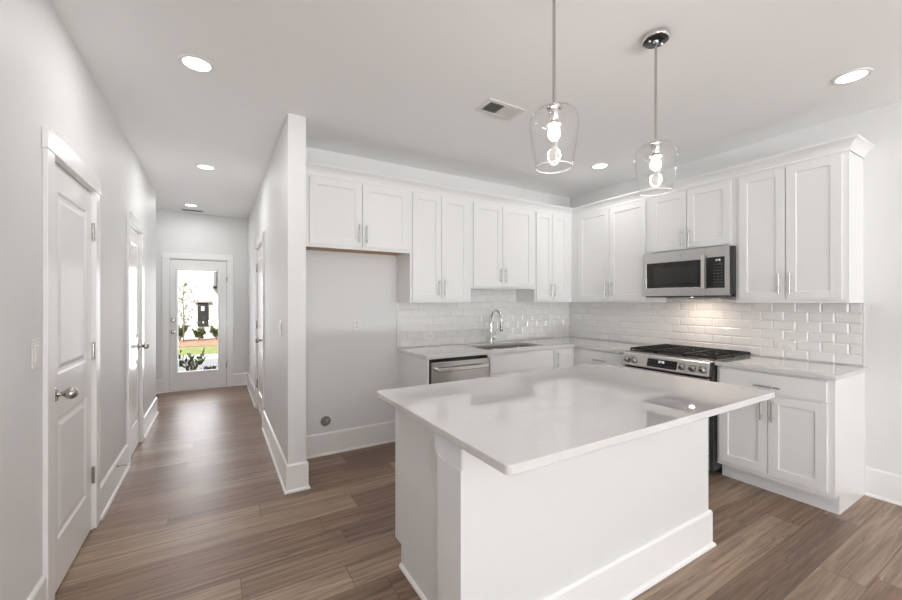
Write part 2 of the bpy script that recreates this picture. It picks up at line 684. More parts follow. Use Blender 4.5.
def wall_with_niches(name, front, depth, back, y0, y1, doors, facing):
    """front skin with door openings, solid behind: facing +1 looks to +x, -1 to -x"""
    us = sorted({y0, y1} | {v for d in doors for v in d})
    mb = MB()
    mb.grid_slab(us, [0, DH, H], lambda u, v: not (v < DH and any(d[0] < u < d[1] for d in doors)),
                 front - facing * depth, front, 'yzx')
    a, b = sorted((front - facing * depth, front - facing * back))
    mb.box(a, b, y0, y1, 0, H)
    return struct(mb.build(name, M['wall']))


SWY = (-7.6, -4.6)  # invented opening that lets the added side fill light in
wall_with_niches('wall_left', LX, 0.045, 0.12, SWY[1], AY, [D1, D2], 1)
struct(MB().grid_slab([REAR_Y, SWY[0], SWY[1]], [0, 0.35, 2.4, H], lambda u, v: not (SWY[0] < u < SWY[1] and 0.35 < v < 2.4), LX - 0.12, LX, 'yzx').build('wall_left_rear', M['wall']))
# partition: hall side has the door niche, kitchen side is plain
wall_with_niches('wall_partition', HX0, 0.045, HX1 - HX0, PY, FY, [D3], -1)
struct(MB().box(HX1, 0.12, 0.0, 0.12, 0, H).build('wall_back', M['wall']))
struct(MB().box(0.0, 0.12, REAR_Y, 0.0, 0, H).build('wall_right', M['wall']))
# entry wall with the front-door opening
FD = (-4.615, -3.835)
mb = MB()
mb.grid_slab([-6.3, FD[0], FD[1], HX0], [0, 2.035, H], lambda u, v: not (v < 2.035 and FD[0] < u < FD[1]), FY, FY + 0.14, 'xzy')
struct(mb.build('wall_front', M['wall']))
struct(MB().box(-6.3, -6.18, AY - 0.12, FY, 0, H).build('wall_alcove', M['wall']))
struct(MB().box(-6.18, LX - 0.12, AY - 0.12, AY, 0, H).build('wall_alcove_side', M['wall']))
# rear wall of the open living area, three tall windows
RW = [(-4.35, -2.98), (-2.88, -1.72), (-1.62, -0.25)]
mb = MB()
us = sorted({LX, 0.0} | {v for w in RW for v in w})
mb.grid_slab(us, [0, 0.2, 2.45, H], lambda u, v: not (0.2 < v < 2.45 and any(a < u < b for a, b in RW)), REAR_Y - 0.12, REAR_Y, 'xzy')
struct(mb.build('wall_rear', M['wall']))

# ------------------------------------------------------------------ baseboards
BT, BH = 0.015, 0.199
BASEP = [(0, 0), (BT, 0), (BT, BH - 0.012), (BT - 0.004, BH - 0.004), (BT - 0.009, BH), (0, BH)]
SHOEP = [(BT, 0), (BT + 0.013, 0), (BT + 0.013, 0.006), (BT + 0.010, 0.013), (BT + 0.005, 0.018), (BT, 0.019)]


def baseboard(name, path, side):
    o = struct(MB().sweep(path, BASEP, side).build(name, M['trim']))
    MB().sweep(path, SHOEP, side).build('shoe_molding', M['trim'], o)
    return o


CW = 0.088   # casing width
baseboard('baseboard_left', [(LX, REAR_Y), (LX, D1[0] - CW)], -1)
baseboard('baseboard_left_middle', [(LX, D1[1] + CW), (LX, D2[0] - CW)], -1)
baseboard('baseboard_left_far', [(LX, D2[1] + CW), (LX, AY), (LX - 1.5, AY)], -1)
baseboard('baseboard_partition', [(HX0, D3[0] - CW), (HX0, PY), (HX1, PY), (HX1, 0), (-2.462, 0)], 1) if False else None
baseboard('baseboard_partition', [(HX0, D3[0] - CW), (HX0, PY), (HX1, PY), (HX1, -0.0), (-2.464, -0.0)], -1)
baseboard('baseboard_partition_far', [(HX0, FY), (HX0, D3[1] + CW)], -1)
baseboard('baseboard_front', [(-6.18, FY), (FD[0] - 0.075, FY)], -1)
baseboard('baseboard_front_right', [(FD[1] + 0.075, FY), (HX0, FY)], -1)
baseboard('baseboard_right', [(0, -2.7295), (0, REAR_Y)], -1)

# ------------------------------------------------------------------ interior doors


def knob(parent, x, z, yf):
    """egg-shaped knob on a round rosette, pointing to -y"""
    k = MB().lathe([(0, 0), (0.031, 0), (0.033, -0.004), (0.030, -0.009), (0.014, -0.011), (0.010, -0.018), (0.010, -0.028),
                    (0.014, -0.034), (0.024, -0.041), (0.0285, -0.052), (0.0270, -0.064), (0.020, -0.074), (0.010, -0.080), (0, -0.0815)],
                   24, 'y', (x, yf, z)).build('door_knob', M['nickel'], parent, smooth=True)
    return k


def hinge(parent, x, z, yf):
    mb = MB()
    mb.tube([(x, yf - 0.004, z - 0.046), (x, yf - 0.004, z + 0.046)], 0.0065, 12)
    mb.box(x - 0.013, x + 0.013, yf - 0.0015, yf + 0.003, z - 0.045, z + 0.045)
    mb.lathe([(0, 0.046), (0.007, 0.046), (0.006, 0.051), (0, 0.053)], 12, 'z', (x, yf - 0.004, z))
    mb.lathe([(0, -0.053), (0.006, -0.051), (0.007, -0.046), (0, -0.046)], 12, 'z', (x, yf - 0.004, z))
    return mb.build('hinge', M['nickel'], parent, smooth=True)


def interior_door(name, root_loc, rz, width, hinge_left):
    """local frame: x along the opening 0..width, front faces -y, wall plane at y=0"""
    root = struct(bpy.data.objects.new(name, None))
    COL.objects.link(root)
    root.location = root_loc
    root.rotation_euler = (0, 0, rz)
    g, j = 0.003, 0.014
    x0, x1 = j + g, width - j - g
    st_, z0, z1 = 0.105, 0.012, DH - j - 0.007
    yf = 0.003
    panels = [(x0 + st_, x1 - st_, 0.245, 0.825), (x0 + st_, x1 - st_, 1.030, z1 - 0.125)]
    slab = MB().panel_slab(x0, x1, z0, z1, yf, 0.037, panels, [(0.010, 0.008), (0.026, 0.008), (0.048, 0.0015)]).build('door_slab', M['door'], root, 0.0015)
    # jamb
    mb = MB()
    mb.box(0, j, -0.001, 0.044, 0, DH)
    mb.box(width - j, width, -0.001, 0.044, 0, DH)
    mb.box(j, width - j, -0.001, 0.044, DH - j, DH)
    mb.build('jamb', M['trim'], root)
    # casing: two legs and a slightly thicker head
    mb = MB()
    mb.box(-CW + 0.006, 0.006, -0.018, -0.0003, 0, DH + 0.004)
    mb.box(width - 0.006, width + CW - 0.006, -0.018, -0.0003, 0, DH + 0.004)
    mb.build('casing', M['trim'], root, 0.002)
    MB().box(-CW - 0.002, width + CW + 0.002, -0.022, -0.0003, DH - 0.004, DH + CW).build('head_casing', M['trim'], root, 0.002)
    hx = (j + 0.001) if hinge_left else (width - j - 0.001)
    kx = (x1 - 0.062) if hinge_left else (x0 + 0.062)
    for hz in (0.33, 1.08, 1.80):
        hinge(root, hx, hz, yf - 0.004)
    knob(root, kx, 0.945, yf)
    return root


# left wall faces +x: local -y -> +x means rotation +90 deg: local x -> +y
interior_door('door_1', (LX, D1[0], 0), PI / 2, D1[1] - D1[0], False)
interior_door('door_2', (LX, D2[0], 0), PI / 2, D2[1] - D2[0], True)
# partition faces -x: rotation -90 deg: local x -> -y
interior_door('door_3', (HX0, D3[1], 0), -PI / 2, D3[1] - D3[0], True)

# entry door: full glass
fd = struct(bpy.data.objects.new('door_4', None))
COL.objects.link(fd)
fd.location = (FD[0], FY, 0)
W_ = FD[1] - FD[0]
gx0, gx1, gz0, gz1 = 0.118, W_ - 0.137, 0.292, 1.852
mb = MB()
x0, x1, z0, z1 = 0.018, W_ - 0.018, 0.022, 2.014
mb.grid_slab([x0, gx0 - 0.02, gx1 + 0.02, x1], [z0, gz0 - 0.02, gz1 + 0.02, z1],
             lambda u, v: not (gx0 - 0.02 < u < gx1 + 0.02 and gz0 - 0.02 < v < gz1 + 0.02), 0.0, 0.044, 'xzy')
slab = mb.build('door_slab', M['door'], fd, 0.0015)
mb = MB()
a = 0.03
for y0_, y1_ in ((-0.011, 0.006), (0.038, 0.055)):
    mb.grid_slab([gx0 - a, gx0, gx1, gx1 + a], [gz0 - a, gz0, gz1, gz1 + a],
                 lambda u, v: not (gx0 < u < gx1 and gz0 < v < gz1), y0_, y1_, 'xzy')
mb.build('glass_frame', M['trim'], fd, 0.006)
MB().box(gx0 - 0.01, gx1 + 0.01, 0.019, 0.025, gz0 - 0.01, gz1 + 0.01).build('glass_pane', M['pane'], fd)
mb = MB()
mb.box(0, 0.014, -0.001, 0.14, 0, 2.035)
mb.box(W_ - 0.014, W_, -0.001, 0.14, 0, 2.035)
mb.box(0.014, W_ - 0.014, -0.001, 0.14, 2.019, 2.035)
mb.build('jamb', M['trim'], fd)
mb = MB()
mb.box(0.0145, 0.030, 0.0445, 0.062, 0.021, 2.0185)
mb.box(W_ - 0.030, W_ - 0.0145, 0.0445, 0.062, 0.021, 2.0185)
mb.box(0.030, W_ - 0.030, 0.0445, 0.062, 2.003, 2.0185)
mb.build('gap_shade_stop', M['gap_shade_black'], fd)  # added stop blocks lamp leaks; its black colour paints the gap's shade
MB().box(0.003, W_ - 0.003, 0.046, 0.139, 0.0, 0.02).build('threshold', M['nickel'], fd)
MB().box(0.015, W_ - 0.015, 0.0, 0.045, 0.0, 0.018).build('door_sweep', M['trim'], fd)
mb = MB()
mb.box(-0.075, 0.004, -0.018, -0.0003, 0, 2.04)
mb.box(W_ - 0.004, W_ + 0.075, -0.018, -0.0003, 0, 2.04)
mb.build('casing', M['trim'], fd, 0.002)
MB().box(-0.077, W_ + 0.077, -0.02, -0.0003, 2.033, 2.112).build('head_casing', M['trim'], fd, 0.002)
for hz in (0.36, 1.03, 1.72):
    hinge(fd, W_ - 0.0165, hz, -0.004)
knob(fd, 0.058, 0.915, 0.0)
MB().lathe([(0, 0), (0.030, 0), (0.031, -0.006), (0.027, -0.013), (0.012, -0.015), (0.0, -0.016)], 24, 'y', (0.058, 0, 1.09)).box(0.054, 0.062, -0.03, -0.013, 1.075, 1.105).build('deadbolt', M['nickel'], fd, smooth=True)
MB().box(0.0125, 0.0185, -0.002, 0.02, 0.885, 0.945).build('strike_plate', M['nickel'], fd)

# ------------------------------------------------------------------ cabinets


def bar_pull(parent, c, vertical=True, length=0.155, r=0.0055, post=0.052):
    """pull standing off a face at y=c[1] towards -y"""
    x, y, z = c
    off = 0.03
    mb = MB()
    h = length / 2
    if vertical:
        mb.tube([(x, y - off, z - h), (x, y - off, z + h)], r, 12)
        for s in (-post, post):
            mb.tube([(x, y, z + s), (x, y - off, z + s)], r * 0.85, 10)
    else:
        mb.tube([(x - h, y - off, z), (x + h, y - off, z)], r, 12)
        for s in (-post, post):
            mb.tube([(x + s, y, z), (x + s, y - off, z)], r * 0.85, 10)
    return mb.build('handle', M['pull'], parent, smooth=True)


def shaker(name, parent, x0, x1, z0, z1, yb, stile=0.058, flat=False):
    yf = yb - 0.019
    if flat:
        o = MB().box(x0, x1, yf, yb - 0.0005, z0, z1).build(name, M['cab'], parent, 0.002)
    else:
        o = MB().panel_slab(x0, x1, z0, z1, yf, yb - 0.0005, [(x0 + stile, x1 - stile, z0 + stile, z1 - stile)],
                            [(0.0015, 0.0085)]).build(name, M['cab'], parent, 0.0013)
    return o


def upper_cabinet(label, loc, rz, w, z0, z1, dz0, doors, depth=0.315, pull_up=0.115, bottom=None, dtop=2.386):
    t = thing('wall_cabinet', label, 'cabinet', (loc[0], loc[1], z0), rz, 'white wall cabinets along two kitchen walls')
    h = z1 - z0
    mb = MB()
    # carcass with a recessed underside
    mb.box(0, 0.018, -depth + 0.0005, -0.001, 0, h)
    mb.box(w - 0.018, w, -depth + 0.0005, -0.001, 0, h)
    mb.box(0.018, w - 0.018, -depth + 0.0005, -depth + 0.020, 0, h)
    mb.box(0.018, w - 0.018, -depth + 0.020, -0.001, 0.016, 0.03)
    mb.box(0.018, w - 0.018, -0.012, -0.001, 0.03, h)
    mb.box(0.018, w - 0.018, -depth + 0.020, -0.012, h - 0.018, h)
    mb.build('cabinet_body', M['cab'], t)
    if bottom:
        MB().box(0.019, w - 0.019, -depth + 0.0205, -0.002, 0.010, 0.0158).build('cabinet_bottom', bottom, t)
    for (a, b, hinge_side) in doors:
        d = shaker('door', t, a, b, dz0 - z0, dtop - z0, -depth)
        hx = b - 0.030 if hinge_side == 'l' else a + 0.030
        bar_pull(d, (hx, -depth - 0.019, dz0 - z0 + pull_up))
    return t


XF0, XF1, XF2, XF3 = HX1 + 0.0005, -2.454, -1.780, -0.916


def rel(x0, *ds):
    return [(a - x0, b - x0, s) for a, b, s in ds]


WCG = None
upper_cabinet('white short wide wall cabinet bridging the empty fridge space', (XF0, 0), 0, XF1 - XF0 - 0.0005, 1.822, 2.41, 1.848,
              rel(XF0, (-3.343, -2.914, 'l'), (-2.908, -2.482, 'r')), bottom=M['raw_wood'], pull_up=0.105)
upper_cabinet('white tall wall cabinet between fridge space and sink, above the dishwasher', (XF1, 0), 0, XF2 - XF1 - 0.0005, 1.368, 2.41, 1.390,
              rel(XF1, (-2.434, -2.133, 'l'), (-2.127, -1.815, 'r')))
upper_cabinet('white shorter wall cabinet hung directly above the sink faucet', (XF2, 0), 0, XF3 - XF2 - 0.0005, 1.513, 2.41, 1.535,
              rel(XF2, (-1.755, -1.388, 'l'), (-1.382, -0.958, 'r')))
upper_cabinet('white narrow two-door wall cabinet on the sink wall beside the inner corner', (XF3, 0), 0, -0.3165 - XF3, 1.368, 2.41, 1.390,
              rel(XF3, (-0.900, -0.657, 'l'), (-0.651, -0.405, 'r')))
# range wall: local x -> -y
upper_cabinet('white wall cabinet on the range wall between inner corner and microwave', (0, -0.0005), R90, 1.2815, 1.368, 2.41, 1.390,
              [(0.430, 0.846, 'l'), (0.852, 1.264, 'r')])
upper_cabinet('white short wall cabinet mounted directly over the microwave', (0, -1.2825), R90, 0.7665, 1.838, 2.41, 1.856,
              [(0.044, 0.379, 'l'), (0.385, 0.735, 'r')], pull_up=0.10)
upper_cabinet('white tall wall cabinet right of the microwave, end of the row', (0, -2.0495), R90, 0.6695, 1.368, 2.41, 1.396,
              [(0.026, 0.328, 'l'), (0.334, 0.637, 'r')])

# crown moulding along the top of all wall cabinets
d0 = 0.315
crown = [(-0.010, 2.398), (0.009, 2.398), (0.010, 2.400), (0.010, 2.410), (0.006, 2.413), (0.007, 2.418), (0.011, 2.428), (0.018, 2.441), (0.028, 2.454),
         (0.038, 2.462), (0.042, 2.464), (0.042, 2.467), (0.049, 2.469), (0.053, 2.472), (0.053, 2.484), (-0.010, 2.484)]
crown = [(d, z + 0.0125 if d < 0 and z < 2.42 else z) for d, z in crown]
tag(MB().sweep([(HX1 + 0.001, -d0), (-d0, -d0), (-d0, -2.719), (-0.001, -2.719)], crown, -1).build('crown_molding', M['cab'], None),
    'white crown molding running along the top of the wall cabinets', 'molding')


def base_cabinet(name, label, loc, rz, w, fronts, depth=0.61, end_panel=False, group='white base cabinets under the pale counters', hollow=False):
    t = thing(name, label, 'cabinet', (loc[0], loc[1], 0), rz, group)
    mb = MB()
    if hollow:   # open box under a sink
        mb.box(0, 0.018, -depth, -0.001, 0.112, 0.880)
        mb.box(w - 0.018, w, -depth, -0.001, 0.112, 0.880)
        mb.box(0.018, w - 0.018, -depth, -depth + 0.02, 0.112, 0.880)
        mb.box(0.018, w - 0.018, -0.012, -0.001, 0.112, 0.880)
        mb.box(0.018, w - 0.018, -depth + 0.02, -0.012, 0.112, 0.130)
    else:
        mb.box(0, w, -depth, -0.001, 0.112, 0.880)
    mb.build('cabinet_body', M['cab'], t)
    MB().box(0.0, w, -depth + 0.076, -depth + 0.092, 0.0, 0.112).build('toe_kick', M['cab'], t)
    if end_panel:
        MB().poly_prism([(w, -0.001, 0), (w, -depth + 0.074, 0), (w, -depth + 0.074, 0.125), (w, -depth - 0.0015, 0.125), (w, -depth - 0.0015, 0.880), (w, -0.001, 0.880)],
                        (0.018, 0, 0)).build('end_panel', M['cab'], t, 0.001)
    for fr_ in fronts:
        kind, a, b, c, d, hs = fr_
        if kind == 'drawer':
            o = shaker('drawer_front', t, a, b, c, d, -depth, flat=True)
        elif kind == 'false':
            o = shaker('false_front', t, a, b, c, d, -depth, flat=True)
        else:
            o = shaker('door', t, a, b, c, d, -depth)
        if hs == 'h':
            bar_pull(o, ((a + b) / 2, -depth - 0.019, (c + d) / 2 - 0.022), False)
        elif hs in ('l', 'r'):
            hx = b - 0.030 if hs == 'l' else a + 0.030
            bar_pull(o, (hx, -depth - 0.019, d - 0.105))
    return t


# sink wall
X_DW0, X_DW1 = -2.416, -1.788
t = MB().poly_prism([(-2.438, -0.001, 0), (-2.438, -0.534, 0), (-2.438, -0.534, 0.12), (-2.438, -0.628, 0.12), (-2.438, -0.628, 0.880), (-2.438, -0.001, 0.880)], (0.018, 0, 0)).build('end_panel_board', M['cab'], None, 0.001)
tag(t, 'white upright end panel closing the left side of the dishwasher', 'panel')
base_cabinet('sink_base_cabinet', 'white sink base cabinet with a blank front, right of the dishwasher', (-1.786, 0), 0, 0.8405,
             [('false', 0.018, 0.822, 0.700, 0.862, None), ('door', 0.018, 0.417, 0.130, 0.685, 'l'), ('door', 0.423, 0.822, 0.130, 0.685, 'r')], hollow=True)
base_cabinet('corner_base_cabinet', 'white narrow corner base cabinet with a tall door, right of the sink', (-0.945, 0), 0, 0.334,
             [('door', 0.020, 0.300, 0.130, 0.862, 'r')])
base_cabinet('base_cabinet', 'white base cabinet with drawer between inner corner and gas range', (0, -0.001), R90, 1.2685,
             [('drawer', 0.700, 1.250, 0.735, 0.862, 'h'), ('door', 0.700, 0.972, 0.130, 0.722, 'l'), ('door', 0.978, 1.250, 0.130, 0.722, 'r')])
base_cabinet('base_cabinet', 'white base cabinet with one drawer over two doors, right of the gas range', (0, -2.046), R90, 0.664,
             [('drawer', 0.022, 0.645, 0.731, 0.864, 'h'), ('door', 0.022, 0.329, 0.150, 0.716, 'l'), ('door', 0.335, 0.645, 0.150, 0.716, 'r')], end_panel=True)

# ------------------------------------------------------------------ counters
SX0, SX1, SY0, SY1 = -1.745, -0.985, -0.545, -0.135
mb = MB()
mb.grid_slab([-2.455, SX0, SX1, -0.648, -0.0085], [-1.2715, -0.648, SY0, SY1, -0.0085],
             lambda u, v: (v > -0.648 or u > -0.648) and not (SX0 < u < SX1 and SY0 < v < SY1), CB, CT, 'xyz')
tag(mb.build('countertop', M['quartz'], None, 0.003), 'pale L-shaped quartz worktop holding the sink, running round the corner to the range', 'countertop')
tag(MB().box(-0.648, -0.0085, -2.742, -2.043, CB, CT).build('countertop', M['quartz'], None, 0.003),
    'short pale quartz worktop right of the gas range', 'countertop')

# sink bowl
t = thing('kitchen_sink', 'stainless undermount sink sunk in the worktop below the faucet', 'sink', ((SX0 + SX1) / 2, (SY0 + SY1) / 2, CB - 0.21))
mb = MB()
a0, a1, b0, b1 = SX0 + 0.004, SX1 - 0.004, SY0 + 0.004, SY1 - 0.004


def rrect(x0, x1, y0, y1, r, z, n=6):
    pts = []
    for cx_, cy_, s0 in ((x1 - r, y1 - r, 0), (x0 + r, y1 - r, 90), (x0 + r, y0 + r, 180), (x1 - r, y0 + r, 270)):
        for k in range(n + 1):
            a_ = math.radians(s0 + 90 * k / n)
            pts.append((cx_ + r * math.cos(a_), cy_ + r * math.sin(a_), z))
    return pts


def loft(mb, loops, cap0=False, cap1=True):
    rings = [[mb.bm.verts.new(p) for p in l] for l in loops]
    n = len(rings[0])
    for a_, b_ in zip(rings, rings[1:]):
        for k in range(n):
            mb.bm.faces.new((a_[k], a_[(k + 1) % n], b_[(k + 1) % n], b_[k]))
    if cap0:
        mb.bm.faces.new(rings[0][::-1])
    if cap1:
        mb.bm.faces.new(rings[-1])


loft(mb, [rrect(a0 - 0.02, a1 + 0.02, b0 - 0.02, b1 + 0.02, 0.03, CB - 0.001), rrect(a0, a1, b0, b1, 0.02, CB - 0.001), rrect(a0 + 0.004, a1 - 0.004, b0 + 0.004, b1 - 0.004, 0.02, CB - 0.18),
          rrect(a0 + 0.03, a1 - 0.03, b0 + 0.03, b1 - 0.03, 0.02, CB - 0.205)], False, True)
loft(mb, [rrect(a0 - 0.003, a1 + 0.003, b0 - 0.003, b1 + 0.003, 0.02, CB - 0.002), rrect(a0 - 0.001, a1 + 0.001, b0 - 0.001, b1 + 0.001, 0.02, CB - 0.21)], False, True)
mb.build('sink_bowl', M['sinksteel'], t, smooth=True, world=True)
MB().lathe([(0, 0.004), (0.03, 0.003), (0.042, 0.004), (0.045, 0.0), (0.03, 0.0), (0, 0.0)], 24, 'z', (-1.365, -0.34, CB - 0.2045)).build('drain', M['chrome'], t, smooth=True, world=True)

# faucet
FXp, FYp = -1.352, -0.085
t = thing('faucet', 'tall chrome pull-down gooseneck faucet standing behind the sink', 'faucet', (FXp, FYp, CT))
MB().lathe([(0, 0), (0.027, 0), (0.027, 0.006), (0.021, 0.012), (0.019, 0.055), (0.0175, 0.062), (0.013, 0.075), (0, 0.075)], 24).build('faucet_base', M['chrome'], t, smooth=True)
path = [(0, 0, 0.07), (0, 0, 0.20), (0, 0, 0.26)]
Rr = 0.085
for k in range(1, 15):
    a_ = PI * k / 14 * 1.02
    path.append((0.006 * k / 14, -Rr + Rr * math.cos(a_), 0.26 + Rr * math.sin(a_) * 1.25))
path.append((0.008, -2 * Rr + 0.004, 0.225))
MB().tube(path, 0.0125, 14).build('spout', M['chrome'], t, smooth=True)
p_ = Vector(path[-1])
MB().tube([p_ + Vector((0, 0, 0.008)), p_ + Vector((0, -0.002, 0.0)), p_ + Vector((0, -0.004, -0.03)), p_ + Vector((0, -0.006, -0.075)), p_ + Vector((0, -0.006, -0.082))],
          [0.014, 0.0165, 0.018, 0.020, 0.017], 16).build('spray_head', M['chrome'], t, smooth=True)
MB().tube([p_ + Vector((-0.012, -0.012, -0.01)), p_ + Vector((-0.0145, -0.0155, -0.055))], 0.007, 8).build('spray_button', M['blackplastic'], t, smooth=True)
mb = MB()
mb.tube([(0.012, 0, 0.045), (0.05, -0.002, 0.045)], [0.011, 0.010], 14)
mb.tube([(0.047, -0.002, 0.042), (0.049, -0.004, 0.07), (0.052, -0.008, 0.13)], [0.008, 0.0055, 0.0048], 12)
mb.build('lever', M['chrome'], t, smooth=True)

# ------------------------------------------------------------------ backsplash tile
TW, TH = 0.1524, 0.0762


def tiles(name, label, cells, y_len, joint, to_world, zmax_fn, seedj):
    """cells: list of (u0,u1,z0,z1) regions; u is along the wall. one mesh of bevelled tiles in front of a grout bed"""
    t = thing(name, label, 'backsplash', to_world(0, 0, CT))
    mb = MB()
    gb = MB()

    def put(u0, u1, z0, z1):
        g, bv, dp = 0.0006, 0.0105, 0.0045
        if u1 - u0 < 0.004 or z1 - z0 < 0.004:
            return
        bvx = min(bv, (u1 - u0) * 0.3)
        bvz = min(bv, (z1 - z0) * 0.3)
        o_ = [(u0 + g, z0 + g), (u1 - g, z0 + g), (u1 - g, z1 - g), (u0 + g, z1 - g)]
        i_ = [(u0 + bvx, z0 + bvz), (u1 - bvx, z0 + bvz), (u1 - bvx, z1 - bvz), (u0 + bvx, z1 - bvz)]
        A = [mb.bm.verts.new(to_world(u, 0.0028, z)) for u, z in o_]
        B = [mb.bm.verts.new(to_world(u, 0.0028 + dp, z)) for u, z in i_]
        C_ = [mb.bm.verts.new(to_world(u, 0.0022, z)) for u, z in o_]
        mb.bm.faces.new(B)
        mb.bm.faces.new(C_[::-1])
        for k in range(4):
            mb.bm.faces.new((A[k], A[(k + 1) % 4], B[(k + 1) % 4], B[k]))
            mb.bm.faces.new((C_[k], C_[(k + 1) % 4], A[(k + 1) % 4], A[k]))
    for (u0, u1, z0, z1) in cells:
        pts = [to_world(u, 0.0008, z) for u, z in ((u0, z0), (u1, z0), (u1, z1), (u0, z1))]
        d = Vector(to_world(u0, 0.0024, z0)) - Vector(pts[0])
        gb.poly_prism(pts, d)
        ztop = 1.3695
        kmin, kmax = math.floor((z0 - ztop) / TH), math.ceil((z1 - ztop) / TH)
        for k in range(kmin, kmax):
            rz0, rz1 = ztop + k * TH, ztop + (k + 1) * TH
            off = joint + (0 if (k % 2) else TW / 2)
            n0 = math.floor((u0 - off) / TW)
            for n in range(n0, n0 + int((u1 - u0) / TW) + 3):
                a_, b_ = max(u0, off + n * TW), min(u1, off + (n + 1) * TW)
                put(a_, b_, max(z0, rz0), min(z1, rz1))
    gb.build('grout_bed', M['grout'], t, world=True)
    mb.build('tile_field', M['tile'], t, world=True)
    return t


zt = CT + 0.0005
ts = tiles('tile_backsplash', 'white glossy brick-pattern wall tile backsplash on the wall behind the sink', [(-2.446, -0.0085, zt, 1.3675), (-1.7795, -0.9165, 1.3685, 1.5125)],
           0, -0.06, lambda u, d, z: (u, -d, z), None, 1)
MB().box(-2.4555, -2.4465, -0.0095, -0.0008, zt, 1.3675).build('edge_trim', M['plate'], ts, world=True)
tr_ = tiles('tile_backsplash', 'white glossy brick-pattern wall tile backsplash behind the gas range', [(-2.716, -0.001, zt, 1.3675), (-2.0485, -1.2825, 1.3685, 1.4160)],
            0, -2.644, lambda u, d, z: (-d, u, z), None, 2)
MB().box(-0.0095, -0.0008, -2.7260, -2.7165, zt, 1.3675).build('edge_trim', M['plate'], tr_, world=True)

# ------------------------------------------------------------------ seven-segment digits
SEG = {'0': 'abcdef', '1': 'bc', '2': 'abged', '3': 'abgcd', '4': 'fgbc', '5': 'afgcd', '6': 'afgedc', '7': 'abc', '8': 'abcdefg', '9': 'abcdfg'}


def digits(text, parent, x, y, z, h, name='display_digits'):
    """on a face looking to -y, lower-left corner (x, z)"""
    mb = MB()
    w, t_ = h * 0.5, h * 0.13
    for ch in text:
        if ch == ':':
            for zz in (0.3, 0.7):
                mb.box(x, x + t_, y - 0.0006, y, z + h * zz - t_ / 2, z + h * zz + t_ / 2)
            x += t_ * 2.2
            continue
        for s in SEG[ch]:
            r_ = {'a': (0, w, h - t_, h), 'd': (0, w, 0, t_), 'g': (0, w, h / 2 - t_ / 2, h / 2 + t_ / 2), 'f': (0, t_, h / 2, h),
                  'b': (w - t_, w, h / 2, h), 'e': (0, t_, 0, h / 2), 'c': (w - t_, w, 0, h / 2)}[s]
            mb.box(x + r_[0], x + r_[1], y - 0.0006, y, z + r_[2], z + r_[3])
        x += w * 1.35
    return mb.build(name, M['digits'], parent)


# ------------------------------------------------------------------ dishwasher
dwx = X_DW0 + 0.002
dww = X_DW1 - X_DW0 - 0.006
t = thing('dishwasher', 'stainless dishwasher with a bar handle, left of the sink cabinet', 'dishwasher', (dwx, 0, 0))
MB().box(0, dww, -0.59, -0.02, 0.10, 0.872).build('tub', M['blackplastic'], t)
MB().box(0.012, dww - 0.004, -0.642, -0.592, 0.115, 0.849).build('door', M['steel'], t, 0.006)
MB().box(0.012, dww - 0.004, -0.622, -0.592, 0.8495, 0.868).build('dark_gap_strip', M['blackglass'], t)  # black strip drawn along the dark gap line above the door
MB().box(0.01, dww - 0.01, -0.555, -0.53, 0.0, 0.10).build('toe_kick', M['blackplastic'], t)
hb = MB()
hb.box(0.050, dww - 0.028, -0.692, -0.676, 0.770, 0.802)
for xx in (0.068, dww - 0.05):
    hb.box(xx - 0.013, xx + 0.013, -0.677, -0.641, 0.773, 0.799)
hb.build('handle', M['steel_h'], t, 0.005)

# ------------------------------------------------------------------ gas range (local x -> -y, front -y -> -x)
RY0, RW_ = -1.2735, 0.765
t = thing('gas_range', 'stainless slide-in gas range with black grates under the microwave', 'range', (0, RY0, 0), R90)
MB().box(0.001, RW_ - 0.001, -0.655, -0.03, 0.05, 0.895).build('oven_body', M['darkside'], t)
for xx in (0.06, RW_ - 0.06):
    for yy in (-0.60, -0.1):
        MB().lathe([(0, 0), (0.02, 0), (0.018, 0.05), (0, 0.05)], 12, 'z', (xx, yy, 0)).build('leveling_foot', M['blackplastic'], t)
# sloped control panel
mb = MB()
cp = [(0.001, -0.655, 0.785), (0.001, -0.700, 0.785), (0.001, -0.706, 0.792), (0.001, -0.680, 0.893), (0.001, -0.672, 0.900), (0.001, -0.640, 0.902), (0.001, -0.640, 0.785)]
mb.poly_prism([cp[6], cp[0], cp[1], cp[2], cp[3], cp[4], cp[5]] if False else [cp[1], cp[2], cp[3], cp[4], cp[5], cp[6]], (RW_ - 0.014, 0, 0))
cpo = mb.build('control_panel', M['panelsteel'], t, 0.002)
nrm = Vector((0, -0.101, -0.026)).normalized()
up = Vector((0, 0.026, 0.101)).normalized()


def on_panel(x, s, out):
    """s = 0 bottom .. 1 top of the sloped panel"""
    return Vector((x, -0.706, 0.792)) + Vector((0, 0.026, 0.101)) * s + nrm * out


for kx in (0.050, 0.118, 0.545, 0.628, 0.705):
    mb = MB()
    c = on_panel(kx, 0.50, 0.0)
    mb.tube([c, c + nrm * 0.006], [0.029, 0.028], 24)
    mb.tube([c + nrm * 0.006, c + nrm * 0.010, c + nrm * 0.030, c + nrm * 0.034], [0.024, 0.0235, 0.020, 0.017], 24)
    k = mb.build('knob', M['knobsteel'], t, smooth=True)
    mb = MB()
    a_, b_ = c + nrm * 0.0345 + up * 0.004, c + nrm * 0.0345 + up * 0.016
    mb.tube([a_, b_], 0.0018, 6)
    mb.build('knob_mark', M['blackplastic'], k)
mb = MB()
q0 = [on_panel(0.243, 0.13, 0.0), on_panel(0.243, 0.80, 0.0), on_panel(0.503, 0.80, 0.0), on_panel(0.503, 0.13, 0.0)]
mb.poly_prism(q0, nrm * 0.0015)
dsp = mb.build('display', M['blackglass'], t)
bt = MB()
